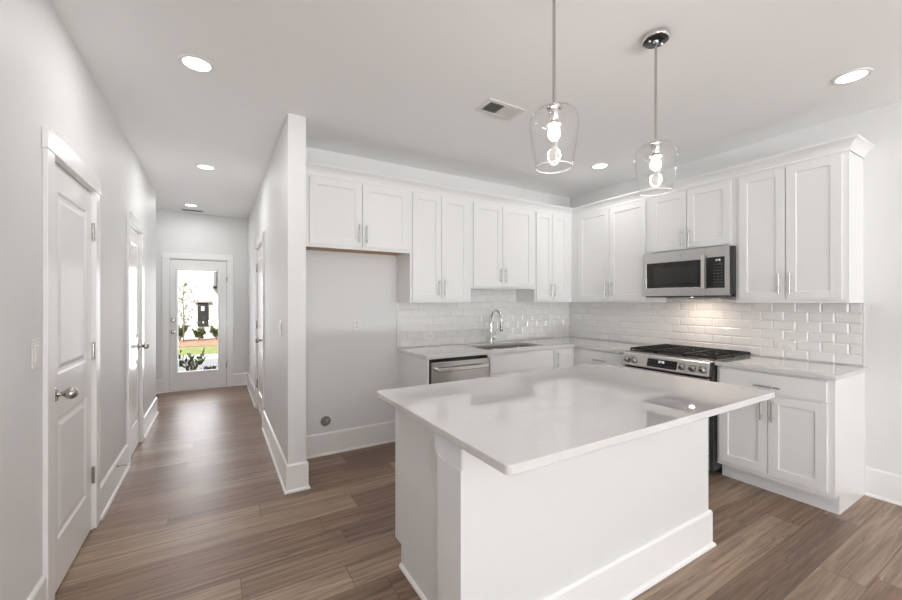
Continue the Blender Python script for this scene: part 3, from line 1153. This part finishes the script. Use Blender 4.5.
for i in range(9):
    for j in range(2):
        if j == 1 and i in (3, 4):
            continue
        c = on_panel(0.262 + i * 0.0275, 0.30 + j * 0.33, 0.0016)
        bt.poly_prism([c + Vector((-0.006, 0, 0)) - up * 0.004, c + Vector((0.006, 0, 0)) - up * 0.004, c + Vector((0.006, 0, 0)) + up * 0.004, c + Vector((-0.006, 0, 0)) + up * 0.004], nrm * 0.0003)
bt.build('buttons', M['button'], dsp)
dg = digits('12:48', dsp, 0, 0, 0, 0.020)
dg.location = on_panel(0.338, 0.52, 0.0017)
dg.rotation_euler = (-math.atan2(0.026, 0.101), 0, 0)
# cooktop, burners, grates
MB().box(0.001, RW_ - 0.001, -0.655, -0.012, 0.8955, 0.9125).build('cooktop', M['steel'], t, 0.003)
MB().box(0.02, RW_ - 0.02, -0.625, -0.05, 0.9128, 0.9165).build('cooktop_pan', M['darkside'], t, 0.002)
for (bx, by, br) in ((0.135, -0.50, 0.045), (0.135, -0.19, 0.036), (0.38, -0.345, 0.05), (0.63, -0.50, 0.05), (0.63, -0.19, 0.036)):
    b = MB().lathe([(0, 0.9166), (br + 0.012, 0.9166), (br + 0.010, 0.920), (br, 0.921), (br * 0.98, 0.925), (0.0, 0.9255)], 24, 'z', (bx, by, 0)).build('burner', M['iron'], t, smooth=True)
gw = (RW_ - 0.017) / 3
for gi in range(3):
    mb = MB()
    gx0_, gx1_ = 0.013 + gi * gw + 0.002, 0.013 + (gi + 1) * gw - 0.002
    gy0_, gy1_ = -0.605, -0.016
    zt0, zt1 = 0.926, 0.941
    bw = 0.012
    for xx in (gx0_, gx1_ - bw):
        mb.box(xx, xx + bw, gy0_, gy1_, zt0, zt1)
    for yy in (gy0_, gy1_ - bw):
        mb.box(gx0_ + bw, gx1_ - bw, yy, yy + bw, zt0, zt1)
    for xx in (gx0_ + gw * 0.32, gx0_ + gw * 0.62):
        mb.box(xx, xx + bw * 0.8, gy0_ + bw, gy1_ - bw, zt0 + 0.001, zt1 + 0.001)
    for k in range(1, 7):
        yy = gy0_ + (gy1_ - gy0_) * k / 7
        mb.box(gx0_ + bw, gx1_ - bw, yy - 0.005, yy + 0.005, zt0 + 0.002, zt1 - 0.001)
    for xx in (gx0_, gx1_ - bw):
        for yy in (gy0_, gy1_ - bw, (gy0_ + gy1_) / 2):
            mb.box(xx, xx + bw, yy, yy + bw, 0.9168, zt0)
    mb.build('grate', M['iron'], t, 0.0015)
# oven door and drawer
od = MB().box(0.004, RW_ - 0.016, -0.700, -0.656, 0.175, 0.770).build('oven_door', M['steel'], t, 0.004)
MB().box(0.09, RW_ - 0.10, -0.7025, -0.7002, 0.27, 0.62).build('oven_window', M['blackglass'], od)
hb = MB()
hb.tube([(0.03, -0.752, 0.715), (RW_ - 0.042, -0.752, 0.715)], 0.014, 16)
for xx in (0.06, RW_ - 0.075):
    hb.tube([(xx, -0.752, 0.715), (xx, -0.7, 0.715)], 0.010, 12)
hb.build('handle', M['steel_h'], od, smooth=True)
MB().box(0.004, RW_ - 0.016, -0.700, -0.656, 0.055, 0.168).build('storage_drawer', M['steel'], t, 0.004)

# ------------------------------------------------------------------ microwave
MY0, MW_ = -1.2850, 0.7490
MZ0, MZ1 = 1.4395, 1.836
t = thing('microwave', 'stainless over-the-range microwave with black door and keypad', 'microwave', (0, MY0, MZ0), R90)
MHt = MZ1 - MZ0
MB().box(0.003, MW_ + 0.014, -0.355, -0.002, 0.0, MHt).build('microwave_body', M['darkside'], t)
MB().box(0.006, MW_ - 0.006, -0.36, -0.02, -0.0225, -0.0005).build('underside_grille', M['darkside'], t, 0.004)
XD = 0.565
door = MB().panel_slab(0.0, XD, -0.012, MHt, -0.394, -0.356, [(0.030, XD - 0.030, 0.062, 0.302)], [(0.004, 0.004)]).build('microwave_door', M['steel'], t, 0.002)
wn_ = MB().box(0.0345, XD - 0.0345, -0.3925, -0.3902, 0.0665, 0.2975).build('door_window', M['blackglass'], door)
MB().box(0.10, XD - 0.06, -0.3933, -0.3926, 0.10, 0.25).build('window_screen', mat('window_mesh', (0.028, 0.026, 0.024), 0.15), wn_)
hb = MB()
hb.poly_prism([(XD - 0.022, -0.422, 0.045), (XD + 0.008, -0.422, 0.045), (XD + 0.008, -0.412, 0.045), (XD - 0.022, -0.412, 0.045)], (0, 0, 0.29))
hb.box(XD - 0.018, XD - 0.004, -0.4125, -0.3935, 0.06, 0.085)
hb.box(XD - 0.018, XD - 0.004, -0.4125, -0.3935, 0.295, 0.32)
hb.build('handle', M['steel_h'], door, 0.003)
MB().lathe([(0, -0.0005), (0.0115, -0.0005), (0.0115, 0.0014), (0.0095, 0.0019), (0.0, 0.0016)][::-1], 24, 'y', (0.36, -0.3945, 0.345)).build('badge', M['nickel'], door, smooth=True)
ctl = MB().box(XD + 0.001, MW_, -0.394, -0.356, -0.012, MHt).build('control_panel', M['steel'], t, 0.002)
kp = MB().box(XD + 0.010, MW_ - 0.034, -0.3965, -0.3942, 0.052, 0.312).build('keypad', M['blackglass'], ctl, 0.004)
bt = MB()
kx0, kx1 = XD + 0.065, MW_ - 0.045
for r in range(8):
    for c in range(3):
        xx = kx0 + (kx1 - kx0) * c / 3
        bt.box(xx + 0.003, xx + (kx1 - kx0) / 3 - 0.003, -0.3969, -0.3965, 0.068 + r * 0.025, 0.068 + r * 0.025 + 0.011)
bt.build('buttons', M['button'], kp)
digits('12:48', kp, XD + 0.080, -0.3966, 0.278, 0.014)
# task lamp on the underside
hl = MB().box(0.377, 0.393, -0.259, -0.245, -0.0240, -0.0227).build('task_lamp', M['hoodlens'], t)
ll = bpy.data.lights.new('microwave_task_light', 'AREA')
ll.shape = 'RECTANGLE'
ll.size, ll.size_y = 0.03, 0.02
ll.energy = TASK_POWER
ll.color = (1.0, 0.80, 0.66)
lo = bpy.data.objects.new('microwave_task_light', ll)
COL.objects.link(lo)
lo.parent = t
lo.location = (0.385, -0.252, -0.032)

# ------------------------------------------------------------------ kitchen island
IX0, IX1, IY0, IY1 = -3.2694, -1.4929, -2.7288, -1.640
mb = MB()
loft(mb, [rrect(IX0, IX1, IY0, IY1, 0.018, CB), rrect(IX0, IX1, IY0, IY1, 0.018, CT)], True, True)
tag(mb.build('countertop', M['quartz'], None, 0.003), 'large pale quartz slab on top of the kitchen island', 'countertop')
t = thing('kitchen_island', 'white kitchen island base with plain panelled front, in the middle of the floor', 'island', (-2.38, -2.05, 0))


def ib(mb, name, m, bev=0.0):
    return mb.build(name, m, t, bev, world=True)


KY0, KY1 = -2.450, -2.290     # knee wall
KX0, KX1 = -3.245, -1.590
BX0, BX1 = -3.157, -1.600     # cabinets behind it
ib(MB().box(KX0, KX1, KY0, KY1, 0, CB - 0.0005), 'knee_wall', M['island'])
ib(MB().box(BX0 + 0.018, BX1 - 0.018, KY1 + 0.0005, -1.66, 0.112, CB - 0.0005), 'cabinet_body', M['cab'])
ib(MB().box(BX0 + 0.018, BX1 - 0.018, -1.745, -1.728, 0, 0.112), 'toe_kick', M['cab'])
for xx in (BX0, BX1 - 0.018):
    pts = [(xx, KY1 + 0.0005, 0), (xx, -1.719, 0), (xx, -1.719, 0.112), (xx, -1.640, 0.112), (xx, -1.640, CB - 0.0005), (xx, KY1 + 0.0005, CB - 0.0005)]
    e_ = ib(MB().poly_prism(pts, (0.018, 0, 0)), 'end_panel', M['island'], 0.001)
# end board and cap block on the exposed end of the knee wall
ib(MB().box(KX0 - 0.010, KX0 - 0.0003, KY0 - 0.004, KY1 + 0.002, 0, 0.792), 'end_board', M['island'], 0.001)
ib(MB().box(KX0 - 0.004, KX0 - 0.0003, KY0 + 0.002, KY1 + 0.035, 0.7925, CB - 0.0005).box(KX0, BX0 - 0.0003, KY1 + 0.0005, KY1 + 0.035, 0.7925, CB - 0.0005), 'cap_block', M['island'], 0.001)
pth = [(KX0 - 0.0005, KY0 - 0.0005), (KX1 + 0.0005, KY0 - 0.0005), (KX1 + 0.0005, KY1)]
ib(MB().sweep(pth, BASEP, -1), 'baseboard', M['trim'])
shoe = [(d - BT, z) for d, z in SHOEP]
ib(MB().sweep(pth, SHOEP, -1), 'shoe_molding', M['trim'])
ib(MB().sweep([(BX0, -1.719), (BX0, KY1 + 0.0005)], shoe, -1), 'shoe_molding', M['trim'])
ib(MB().sweep([(KX0 - 0.010, KY1), (KX0 - 0.010, KY0 - 0.02)], shoe, -1), 'shoe_molding', M['trim'])
# doors and drawers on the sink side
n_d = 4
wd = (BX1 - BX0 - 0.036 - 0.04) / n_d
for i in range(n_d):
    r_ = bpy.data.objects.new('tmp', None)
    x0_ = BX0 + 0.038 + i * wd
    for kind in ('drawer', 'door'):
        mb = MB()
        za, zb = (0.735, 0.862) if kind == 'drawer' else (0.130, 0.722)
        if kind == 'drawer':
            mb.box(x0_ + 0.003, x0_ + wd - 0.003, -1.6595, -1.641, za, zb)
        else:
            mb.panel_slab(x0_ + 0.003, x0_ + wd - 0.003, za, zb, 1.641, 1.6595, [(x0_ + 0.061, x0_ + wd - 0.061, za + 0.058, zb - 0.058)], [(0.0015, 0.0085)])
            for v in mb.bm.verts:
                v.co.y = -v.co.y
        d_ = ib(mb, 'drawer_front' if kind == 'drawer' else 'door', M['cab'], 0.0013)
        hm = MB()
        xc = x0_ + wd / 2
        if kind == 'drawer':
            hm.tube([(xc - 0.077, -1.611, 0.78), (xc + 0.077, -1.611, 0.78)], 0.0055, 12)
            for s in (-0.052, 0.052):
                hm.tube([(xc + s, -1.641, 0.78), (xc + s, -1.611, 0.78)], 0.0047, 10)
        else:
            xh = x0_ + (wd - 0.033 if i % 2 == 0 else 0.033)
            hm.tube([(xh, -1.611, 0.54), (xh, -1.611, 0.695)], 0.0055, 12)
            for s in (0.565, 0.67):
                hm.tube([(xh, -1.641, s), (xh, -1.611, s)], 0.0047, 10)
        hm.build('handle', M['pull'], d_, smooth=True, world=True)
    bpy.data.objects.remove(r_)

# ------------------------------------------------------------------ pendants
PB, PT = 1.940, 2.193      # shade bottom / top


def pendant(label, x, y):
    t = thing('pendant_light', label, 'pendant light', (x, y, H), 0, 'glass pendants over the island')
    MB().lathe([(0, -0.0005), (0.064, -0.0005), (0.066, -0.004), (0.066, -0.018), (0.064, -0.022), (0.061, -0.024), (0.058, -0.0235), (0, -0.0235)],
               40).build('canopy', M['chrome'], t, smooth=True)
    MB().lathe([(0, -0.0237), (0.0575, -0.0237), (0.055, -0.0255), (0, -0.0262)], 40).build('canopy_dark_reflection', M['dark_reflection'], t, smooth=True)  # black face paints the dark room mirrored in the chrome canopy
    MB().lathe([(0, -0.0262), (0.014, -0.0262), (0.013, -0.031), (0.009, -0.036), (0, -0.036)], 24).build('rod_collar', M['chrome'], t, smooth=True)
    for s in (-1, 1):
        MB().lathe([(0, -0.026), (0.0065, -0.026), (0.0065, -0.033), (0.004, -0.037), (0, -0.0375)], 12, 'z', (0.036 * s, -0.010 * s, 0)).build('canopy_screw', M['chrome'], t, smooth=True)
    MB().tube([(0, 0, -0.034), (0, 0, PT - H + 0.012)], 0.0062, 14).build('rod', M['nickel'], t, smooth=True)
    z = PT - H
    MB().lathe([(0, z + 0.016), (0.011, z + 0.016), (0.013, z + 0.008), (0.030, z + 0.004), (0.032, z - 0.002), (0.030, z - 0.010), (0.022, z - 0.014), (0.021, z - 0.050),
                (0.018, z - 0.056), (0, z - 0.056)], 28).build('socket', M['chrome'], t, smooth=True)
    # clear tapered glass shade, open at the bottom, 3 mm thick
    zs = [(0.022, 0.0), (0.050, -0.004), (0.074, -0.014), (0.090, -0.030), (0.0985, -0.048), (0.1015, -0.068), (0.1005, -0.090), (0.096, -0.130),
          (0.088, -0.180), (0.0795, -0.225), (0.0755, -0.250)]
    outp = [(r, z + h) for r, h in zs]
    inp = [(r - 0.003, z + h - (0.003 if i < 4 else 0)) for i, (r, h) in enumerate(zs)][::-1]
    sh = MB().lathe(outp + inp, 48, 'z', close=True).build('shade', M['shade'], t, smooth=True)
    MB().lathe([(0.0738 + 0.0026 * math.cos(2 * PI * k / 10), z - 0.2525 + 0.0026 * math.sin(2 * PI * k / 10)) for k in range(10)], 56, 'z', close=True).build('shade_rim', M['rim'], sh, smooth=True)
    # bulb: clear envelope with glowing core
    b = MB().lathe([(0.013, z - 0.056), (0.0145, z - 0.066), (0.024, z - 0.082), (0.031, z - 0.100), (0.0325, z - 0.115), (0.029, z - 0.130), (0.018, z - 0.143), (0, z - 0.149)],
                   28).build('bulb', M['bulbglass'], t, smooth=True)
    MB().lathe([(0, z - 0.060), (0.010, z - 0.068), (0.019, z - 0.086), (0.0255, z - 0.104), (0.026, z - 0.115), (0.022, z - 0.128), (0.012, z - 0.139), (0, z - 0.143)], 20).build('filament', M['bulb'], b, smooth=True)
    l = bpy.data.lights.new('pendant_lamp', 'POINT')
    l.energy = PENDANT_POWER
    l.color = (1.0, 0.93, 0.85)
    l.shadow_soft_size = 0.035
    lo_ = bpy.data.objects.new('pendant_lamp', l)
    COL.objects.link(lo_)
    lo_.parent = t
    lo_.location = (0, 0, z - 0.11)
    return t


pendant('clear glass pendant over the island, hanging left of the other one', -2.772, -2.42)
pendant('clear glass pendant with its chrome ceiling canopy in view, nearer the range', -2.048, -2.42)

# ------------------------------------------------------------------ recessed lights


def can_light(label, x, y, power, grp='recessed ceiling lights'):
    t = thing('recessed_light', label, 'ceiling light', (x, y, H), 0, grp)
    MB().lathe([(0.068, -0.0005), (0.090, -0.0005), (0.0895, -0.004), (0.084, -0.007), (0.073, -0.0075), (0.068, -0.004)], 48, 'z', close=True).build('trim_ring', M['plate'], t, smooth=True)
    MB().lathe([(0, -0.0006), (0.0675, -0.0006), (0.0675, -0.0035), (0.05, -0.0052), (0, -0.0055)], 48).build('lens', M['lens'], t, smooth=True)
    l = bpy.data.lights.new('downlight', 'AREA')
    l.shape = 'DISK'
    l.size = 0.13
    l.energy = power
    l.color = CAN_COLOR
    lo_ = bpy.data.objects.new('downlight', l)
    COL.objects.link(lo_)
    lo_.parent = t
    lo_.location = (0, 0, -0.012)
    return t


can_light('round recessed light in the hall ceiling, closest to the kitchen', -4.080, -0.935, CAN_HALL)
can_light('round recessed light in the hall ceiling, second toward the entry door', -4.080, 1.070, CAN_HALL)
can_light('round recessed light in the hall ceiling, farthest, beside the dark vent slot', -4.300, 3.030, CAN_HALL)
can_light('round recessed light in the kitchen ceiling near the inner cabinet corner', -0.680, -1.005, 2.2)
can_light('round recessed light in the ceiling beyond the end of the range-wall cabinets', -0.690, -2.820, CAN_KITCHEN)

# ------------------------------------------------------------------ ceiling vents
t = thing('ceiling_vent', 'white two-way ceiling vent near the left pendant', 'vent', (-2.26, -1.405, H))
L_, Wd = 0.315, 0.185
mb = MB()
mb.grid_slab([-L_ / 2, -L_ / 2 + 0.032, -0.004, 0.004, L_ / 2 - 0.032, L_ / 2], [-Wd / 2, -Wd / 2 + 0.03, Wd / 2 - 0.03, Wd / 2],
             lambda u, v: not (abs(v) < Wd / 2 - 0.03 and 0.004 < abs(u) < L_ / 2 - 0.032), -0.008, -0.0005, 'xyz')
mb.build('frame', M['ventwhite'], t, 0.002)
MB().box(-L_ / 2 + 0.03, L_ / 2 - 0.03, -Wd / 2 + 0.028, Wd / 2 - 0.028, -0.0012, -0.0004).build('duct_opening', M['ventdark'], t)
# two banks of louvres leaning opposite ways
for s in (-1, 1):
    mb = MB()
    n_l = 9
    for i in range(n_l):
        xx = s * (0.010 + (L_ / 2 - 0.032 - 0.014) * (i + 0.5) / n_l)
        dx = 0.007
        hh = 0.0085
        sgn = s
        mb.poly_prism([(xx - sgn * dx * 0.5, -Wd / 2 + 0.03, -0.0015), (xx - sgn * dx * 0.5 + 0.0012, -Wd / 2 + 0.03, -0.0015), (xx + sgn * dx * 0.5 + 0.0012, -Wd / 2 + 0.03, -hh), (xx + sgn * dx * 0.5, -Wd / 2 + 0.03, -hh)],
                      (0, Wd - 0.06, 0))
    mb.build('louvers', M['ventwhite'], t)
t = thing('ceiling_vent', 'narrow dark vent slot in the hall ceiling by the entry door', 'vent', (-4.30, 3.40, H))
t.rotation_euler = (0, 0, 0.0)
MB().grid_slab([-0.15, -0.125, 0.125, 0.15], [-0.06, -0.04, 0.04, 0.06], lambda u, v: not (abs(u) < 0.125 and abs(v) < 0.04), -0.007, -0.0005, 'xyz').build('frame', M['ventwhite'], t, 0.002)
MB().box(-0.126, 0.126, -0.041, 0.041, -0.0012, -0.0004).build('duct_opening', M['ventdark'], t)
mb = MB()
for i in range(5):
    yy = -0.034 + i * 0.016
    mb.poly_prism([(-0.125, yy, -0.0015), (-0.125, yy + 0.001, -0.0015), (-0.125, yy + 0.008, -0.0068), (-0.125, yy + 0.007, -0.0068)], (0.25, 0, 0))
mb.build('louvers', M['ventdark'], t)

# ------------------------------------------------------------------ plates on walls


def plate_root(name, label, cat, loc, rz, grp=None):
    return thing(name, label, cat, loc, rz, grp)


def outlet(label, loc, rz, horizontal=False):
    t = plate_root('wall_outlet', label, 'outlet', loc, rz, 'white duplex outlets')
    w, h = (0.114, 0.070) if horizontal else (0.070, 0.114)
    MB().box(-w / 2, w / 2, -0.006, -0.0004, -h / 2, h / 2).build('cover_plate', M['plate'], t, 0.0025)
    for s in (-1, 1):
        cx_, cz_ = (s * 0.0195, 0) if horizontal else (0, s * 0.0195)
        a_, b_ = (0.0145, 0.017) if horizontal else (0.017, 0.0145)
        r = MB().box(cx_ - a_, cx_ + a_, -0.0085, -0.0055, cz_ - b_, cz_ + b_).build('receptacle', M['plate'], t, 0.003)
        sl = MB()
        for k in (-1, 1):
            if horizontal:
                sl.box(cx_ - 0.005, cx_ + 0.004, -0.0089, -0.0083, cz_ + k * 0.0065 - 0.0012, cz_ + k * 0.0065 + 0.0012)
            else:
                sl.box(cx_ + k * 0.0065 - 0.0012, cx_ + k * 0.0065 + 0.0012, -0.0089, -0.0083, cz_ - 0.003, cz_ + 0.006)
        if horizontal:
            sl.box(cx_ + 0.007, cx_ + 0.0115, -0.0089, -0.0083, cz_ - 0.0023, cz_ + 0.0023)
        else:
            sl.box(cx_ - 0.0023, cx_ + 0.0023, -0.0089, -0.0083, cz_ - 0.0115, cz_ - 0.007)
        sl.build('slots', M['slot'], r)
    return t


def light_switch(label, loc, rz):
    t = plate_root('light_switch', label, 'light switch', loc, rz, 'white light switches')
    MB().box(-0.036, 0.036, -0.006, -0.0004, -0.060, 0.060).build('cover_plate', M['plate'], t, 0.0025)
    MB().poly_prism([(-0.016, -0.0055, -0.033), (-0.016, -0.0075, -0.033), (-0.016, -0.011, 0.033), (-0.016, -0.0055, 0.033)], (0.032, 0, 0)).build('rocker', M['plate'], t, 0.001)
    return t


outlet('white upright outlet on the empty fridge-space wall', (-2.858, 0, 1.160), 0)
outlet('white horizontal outlet set in the tiles behind the dishwasher counter', (-2.10, -0.0073, 1.020), 0, True)
outlet('white horizontal outlet set in the tiles right of the gas range', (-0.0073, -2.285, 1.008), R90, True)
outlet('white low outlet on the hall side of the partition wall near the baseboard', (HX0, 0.255, 0.370), -PI / 2)
light_switch('white light switch on the left wall beside the nearest door', (LX, -1.330, 1.165), PI / 2)
light_switch('white light switch on the hall side of the partition wall', (HX0, -0.215, 1.160), -PI / 2)

# round water-supply box low in the fridge space
t = thing('water_supply_box', 'round grey water supply box recessed low in the fridge-space wall', 'water outlet', (-3.142, 0, 0.298))
MB().lathe([(0.046, -0.0004), (0.056, -0.0004), (0.056, -0.004), (0.052, -0.006), (0.047, -0.005), (0.045, -0.001)], 40, 'y', close=True).build('ring', M['plate'], t, smooth=True)
MB().lathe([(0, -0.0004), (0.0455, -0.0004), (0.0455, -0.0015), (0, -0.002)], 40, 'y').build('backing', mat('grey_recess', (0.26, 0.25, 0.24), 0.6), t)
mb = MB()
mb.tube([(0.008, -0.002, -0.012), (0.008, -0.026, -0.012)], 0.010, 14)
mb.tube([(0.008, -0.018, -0.012), (0.008, -0.018, 0.014)], 0.006, 12)
mb.tube([(-0.006, -0.020, 0.016), (0.024, -0.020, 0.016)], 0.005, 10)
mb.build('valve', M['steel_h'], t, smooth=True)

# spring door stop on the left baseboard
t = thing('door_stop', 'small metal door stop sticking out of the left hall baseboard', 'door stop', (LX + BT, 0.12, 0.168), 0)
mb = MB()
mb.lathe([(0, 0.0), (0.010, 0.0), (0.010, 0.004), (0.005, 0.008), (0, 0.008)], 16, 'x')
pts = []
for k in range(0, 97):
    a_ = 2 * PI * k / 8
    pts.append((0.006 + 0.056 * k / 96, 0.0042 * math.cos(a_), 0.0042 * math.sin(a_)))
mb.tube(pts, 0.0011, 6)
mb.build('spring', M['nickel'], t, smooth=True)
MB().lathe([(0, 0.060), (0.0065, 0.060), (0.007, 0.070), (0.005, 0.076), (0, 0.077)], 16, 'x').build('rubber_tip', M['plate'], t, smooth=True)

# ------------------------------------------------------------------ outside, beyond the entry door
GZ = -0.21
struct(MB().box(-14, 8, 3.82, 6.6, GZ - 0.1, GZ).build('ground_front', M['lawn']))
struct(MB().box(-14, 8, 6.6, 8.9, GZ - 0.1, GZ + 0.0).build('road', M['asphalt']))
struct(MB().box(-14, 8, 8.9, 9.9, GZ - 0.1, GZ + 0.03).build('sidewalk', M['concrete']))
struct(MB().box(-14, 8, 9.9, 12.4, GZ - 0.1, GZ + 0.02).build('lawn', M['lawn']))
struct(MB().box(-14, 8, 12.4, 30, GZ - 0.1, GZ + 0.04).build('ground_mulch', M['mulch']))

HY = 15.5
t = thing('house', 'white clapboard house seen through the entry door glass', 'house', (-4.6, HY, GZ))
mb = MB()
z_ = GZ + 0.04
while z_ < 6.2:
    mb.poly_prism([(-11, HY, z_), (-11, HY - 0.009, z_), (-11, HY - 0.004, z_ + 0.17), (-11, HY, z_ + 0.17)], (15, 0, 0))
    z_ += 0.17
mb.box(-11, 4, HY, HY + 5, GZ + 0.04, 6.2)
mb.build('siding', M['siding'], t, world=True)
MB().poly_prism([(-11.4, HY - 0.5, 6.2), (-11.4, HY + 5.5, 6.2), (-11.4, HY + 2.5, 8.4)], (15.8, 0, 0)).build('roof', M['roof'], t, world=True)
wnd = MB().box(-4.68, -4.31, HY - 0.035, HY - 0.0225, 0.34, 1.31).build('window', M['darkside'], t, world=True)
MB().box(-4.56, -4.44, HY - 0.040, HY - 0.0352, 0.98, 1.16).box(-4.51, -4.46, HY - 0.040, HY - 0.0352, 0.46, 0.54).build('pane', M['siding'], wnd, world=True)  # pale squares paint a reflection on the dark window
MB().box(-4.80, -4.22, HY - 0.075, HY - 0.0225, 1.325, 1.40).build('window_header', M['concrete'], t, world=True)
mb = MB()
mb.box(-4.115, -4.03, HY - 0.10, HY - 0.023, 2.0, 6.1)
ds = mb.build('downspout', M['asphalt'], t, world=True)
MB().box(-4.14, -4.00, HY - 0.14, HY - 0.023, 1.90, 2.0).build('downspout_shoe', M['darkside'], ds, world=True)


def leaf_cloud(mb, c, rx, ry, rz_, n, size, up=0.3, rng=random):
    for _ in range(n):
        while True:
            p = Vector((rng.uniform(-1, 1), rng.uniform(-1, 1), rng.uniform(-1, 1)))
            if 0.25 < p.length < 1:
                break
        p = Vector(c) + Vector((p.x * rx, p.y * ry, p.z * rz_))
        leaf(mb, p, size * rng.uniform(0.6, 1.2), rng)


def leaf(mb, p, s, rng=random, d=None):
    d = d or Vector((rng.uniform(-1, 1), rng.uniform(-1, 1), rng.uniform(-0.4, 1))).normalized()
    side = d.cross(Vector((rng.uniform(-1, 1), rng.uniform(-1, 1), rng.uniform(-1, 1)))).normalized()
    nn = d.cross(side) * s * 0.12
    vs = [mb.bm.verts.new(p), mb.bm.verts.new(p + d * s * 0.5 + side * s * 0.28 + nn), mb.bm.verts.new(p + d * s), mb.bm.verts.new(p + d * s * 0.5 - side * s * 0.28 + nn)]
    mb.bm.faces.new((vs[0], vs[1], vs[2]))
    mb.bm.faces.new((vs[0], vs[2], vs[3]))


def shrub(name, label, loc, r, h, n, size, leafmat, grp=None):
    t = thing(name, label, 'shrub', loc, 0, grp)
    st_ = MB()
    lf = MB()
    rng = random.Random(hash((round(loc[0] * 100), round(loc[1] * 100))) & 0xffff)
    for k in range(9):
        a_ = 2 * PI * k / 9 + rng.uniform(-0.3, 0.3)
        tip = Vector((math.cos(a_) * r * rng.uniform(0.5, 1), math.sin(a_) * r * rng.uniform(0.5, 1), h * rng.uniform(0.55, 1)))
        mid = tip * 0.5 + Vector((0, 0, h * 0.1))
        st_.tube([(0, 0, 0), mid, tip], [0.008, 0.006, 0.003], 6)
        for j in range(n // 9):
            f_ = rng.uniform(0.25, 1.05)
            p = (mid * (2 * f_) if f_ < 0.5 else mid + (tip - mid) * (2 * f_ - 1))
            p = p + Vector((rng.uniform(-1, 1), rng.uniform(-1, 1), rng.uniform(-1, 1))) * r * 0.16
            d = (tip.normalized() + Vector((rng.uniform(-0.7, 0.7), rng.uniform(-0.7, 0.7), rng.uniform(-0.3, 0.5)))).normalized()
            leaf(lf, p, size * rng.uniform(0.6, 1.15), rng, d)
    st_.build('stems', M['bark'], t)
    lf.build('foliage', leafmat, t)
    return t


struct(MB().box(-5.4, -3.6, 5.55, 6.45, GZ, GZ + 0.05).build('ground_bed', M['mulch']))
shrub('shrub', 'dark leafy bush just outside the entry door glass', (-4.42, 6.0, GZ + 0.045), 0.30, 0.50, 130, 0.10, M['leaf_dark'])
shrub('shrub', 'low dark plant at the lower right corner of the door glass', (-4.12, 6.15, GZ + 0.045), 0.14, 0.15, 60, 0.07, M['leaf_dark'])
shrub('shrub', 'green foundation shrub at the house wall, below the pale sapling', (-5.22, 14.6, GZ + 0.035), 0.30, 0.62, 330, 0.13, M['leaf'])
shrub('shrub', 'green foundation shrub at the house wall, under the dark window', (-4.60, 14.75, GZ + 0.035), 0.24, 0.46, 260, 0.12, M['leaf'])
shrub('shrub', 'green foundation shrub at the house wall, right end of the door glass', (-4.02, 14.7, GZ + 0.035), 0.26, 0.52, 260, 0.12, M['leaf'])

# sapling in front of the house
t = thing('sapling', 'thin pale sapling with sparse leaves in front of the white house', 'tree', (-5.08, 14.2, GZ + 0.035))
rng = random.Random(5)
br_ = MB()
lf = MB()
br_.tube([(0, 0, 0), (0.02, 0, 0.8), (-0.02, 0.01, 1.6), (0.03, 0, 2.3)], [0.022, 0.018, 0.012, 0.005], 8)
for k in range(26):
    z0_ = 0.5 + 1.7 * k / 26
    a_ = k * 2.4
    ln = rng.uniform(0.25, 0.55) * (1.15 - 0.3 * k / 26)
    p0 = Vector((0, 0, z0_))
    p1 = p0 + Vector((math.cos(a_) * ln * 0.6, math.sin(a_) * ln * 0.6, ln * 0.35))
    p2 = p0 + Vector((math.cos(a_) * ln, math.sin(a_) * ln, ln * 0.5))
    br_.tube([p0, p1, p2], [0.007, 0.005, 0.002], 5)
    for j in range(9):
        f_ = rng.uniform(0.3, 1.05)
        leaf(lf, p0.lerp(p2, f_) + Vector((rng.uniform(-.05, .05), rng.uniform(-.05, .05), rng.uniform(-.05, .05))), 0.085, rng)
br_.build('trunk', M['bark'], t)
lf.build('foliage', M['leaf_pale'], t)
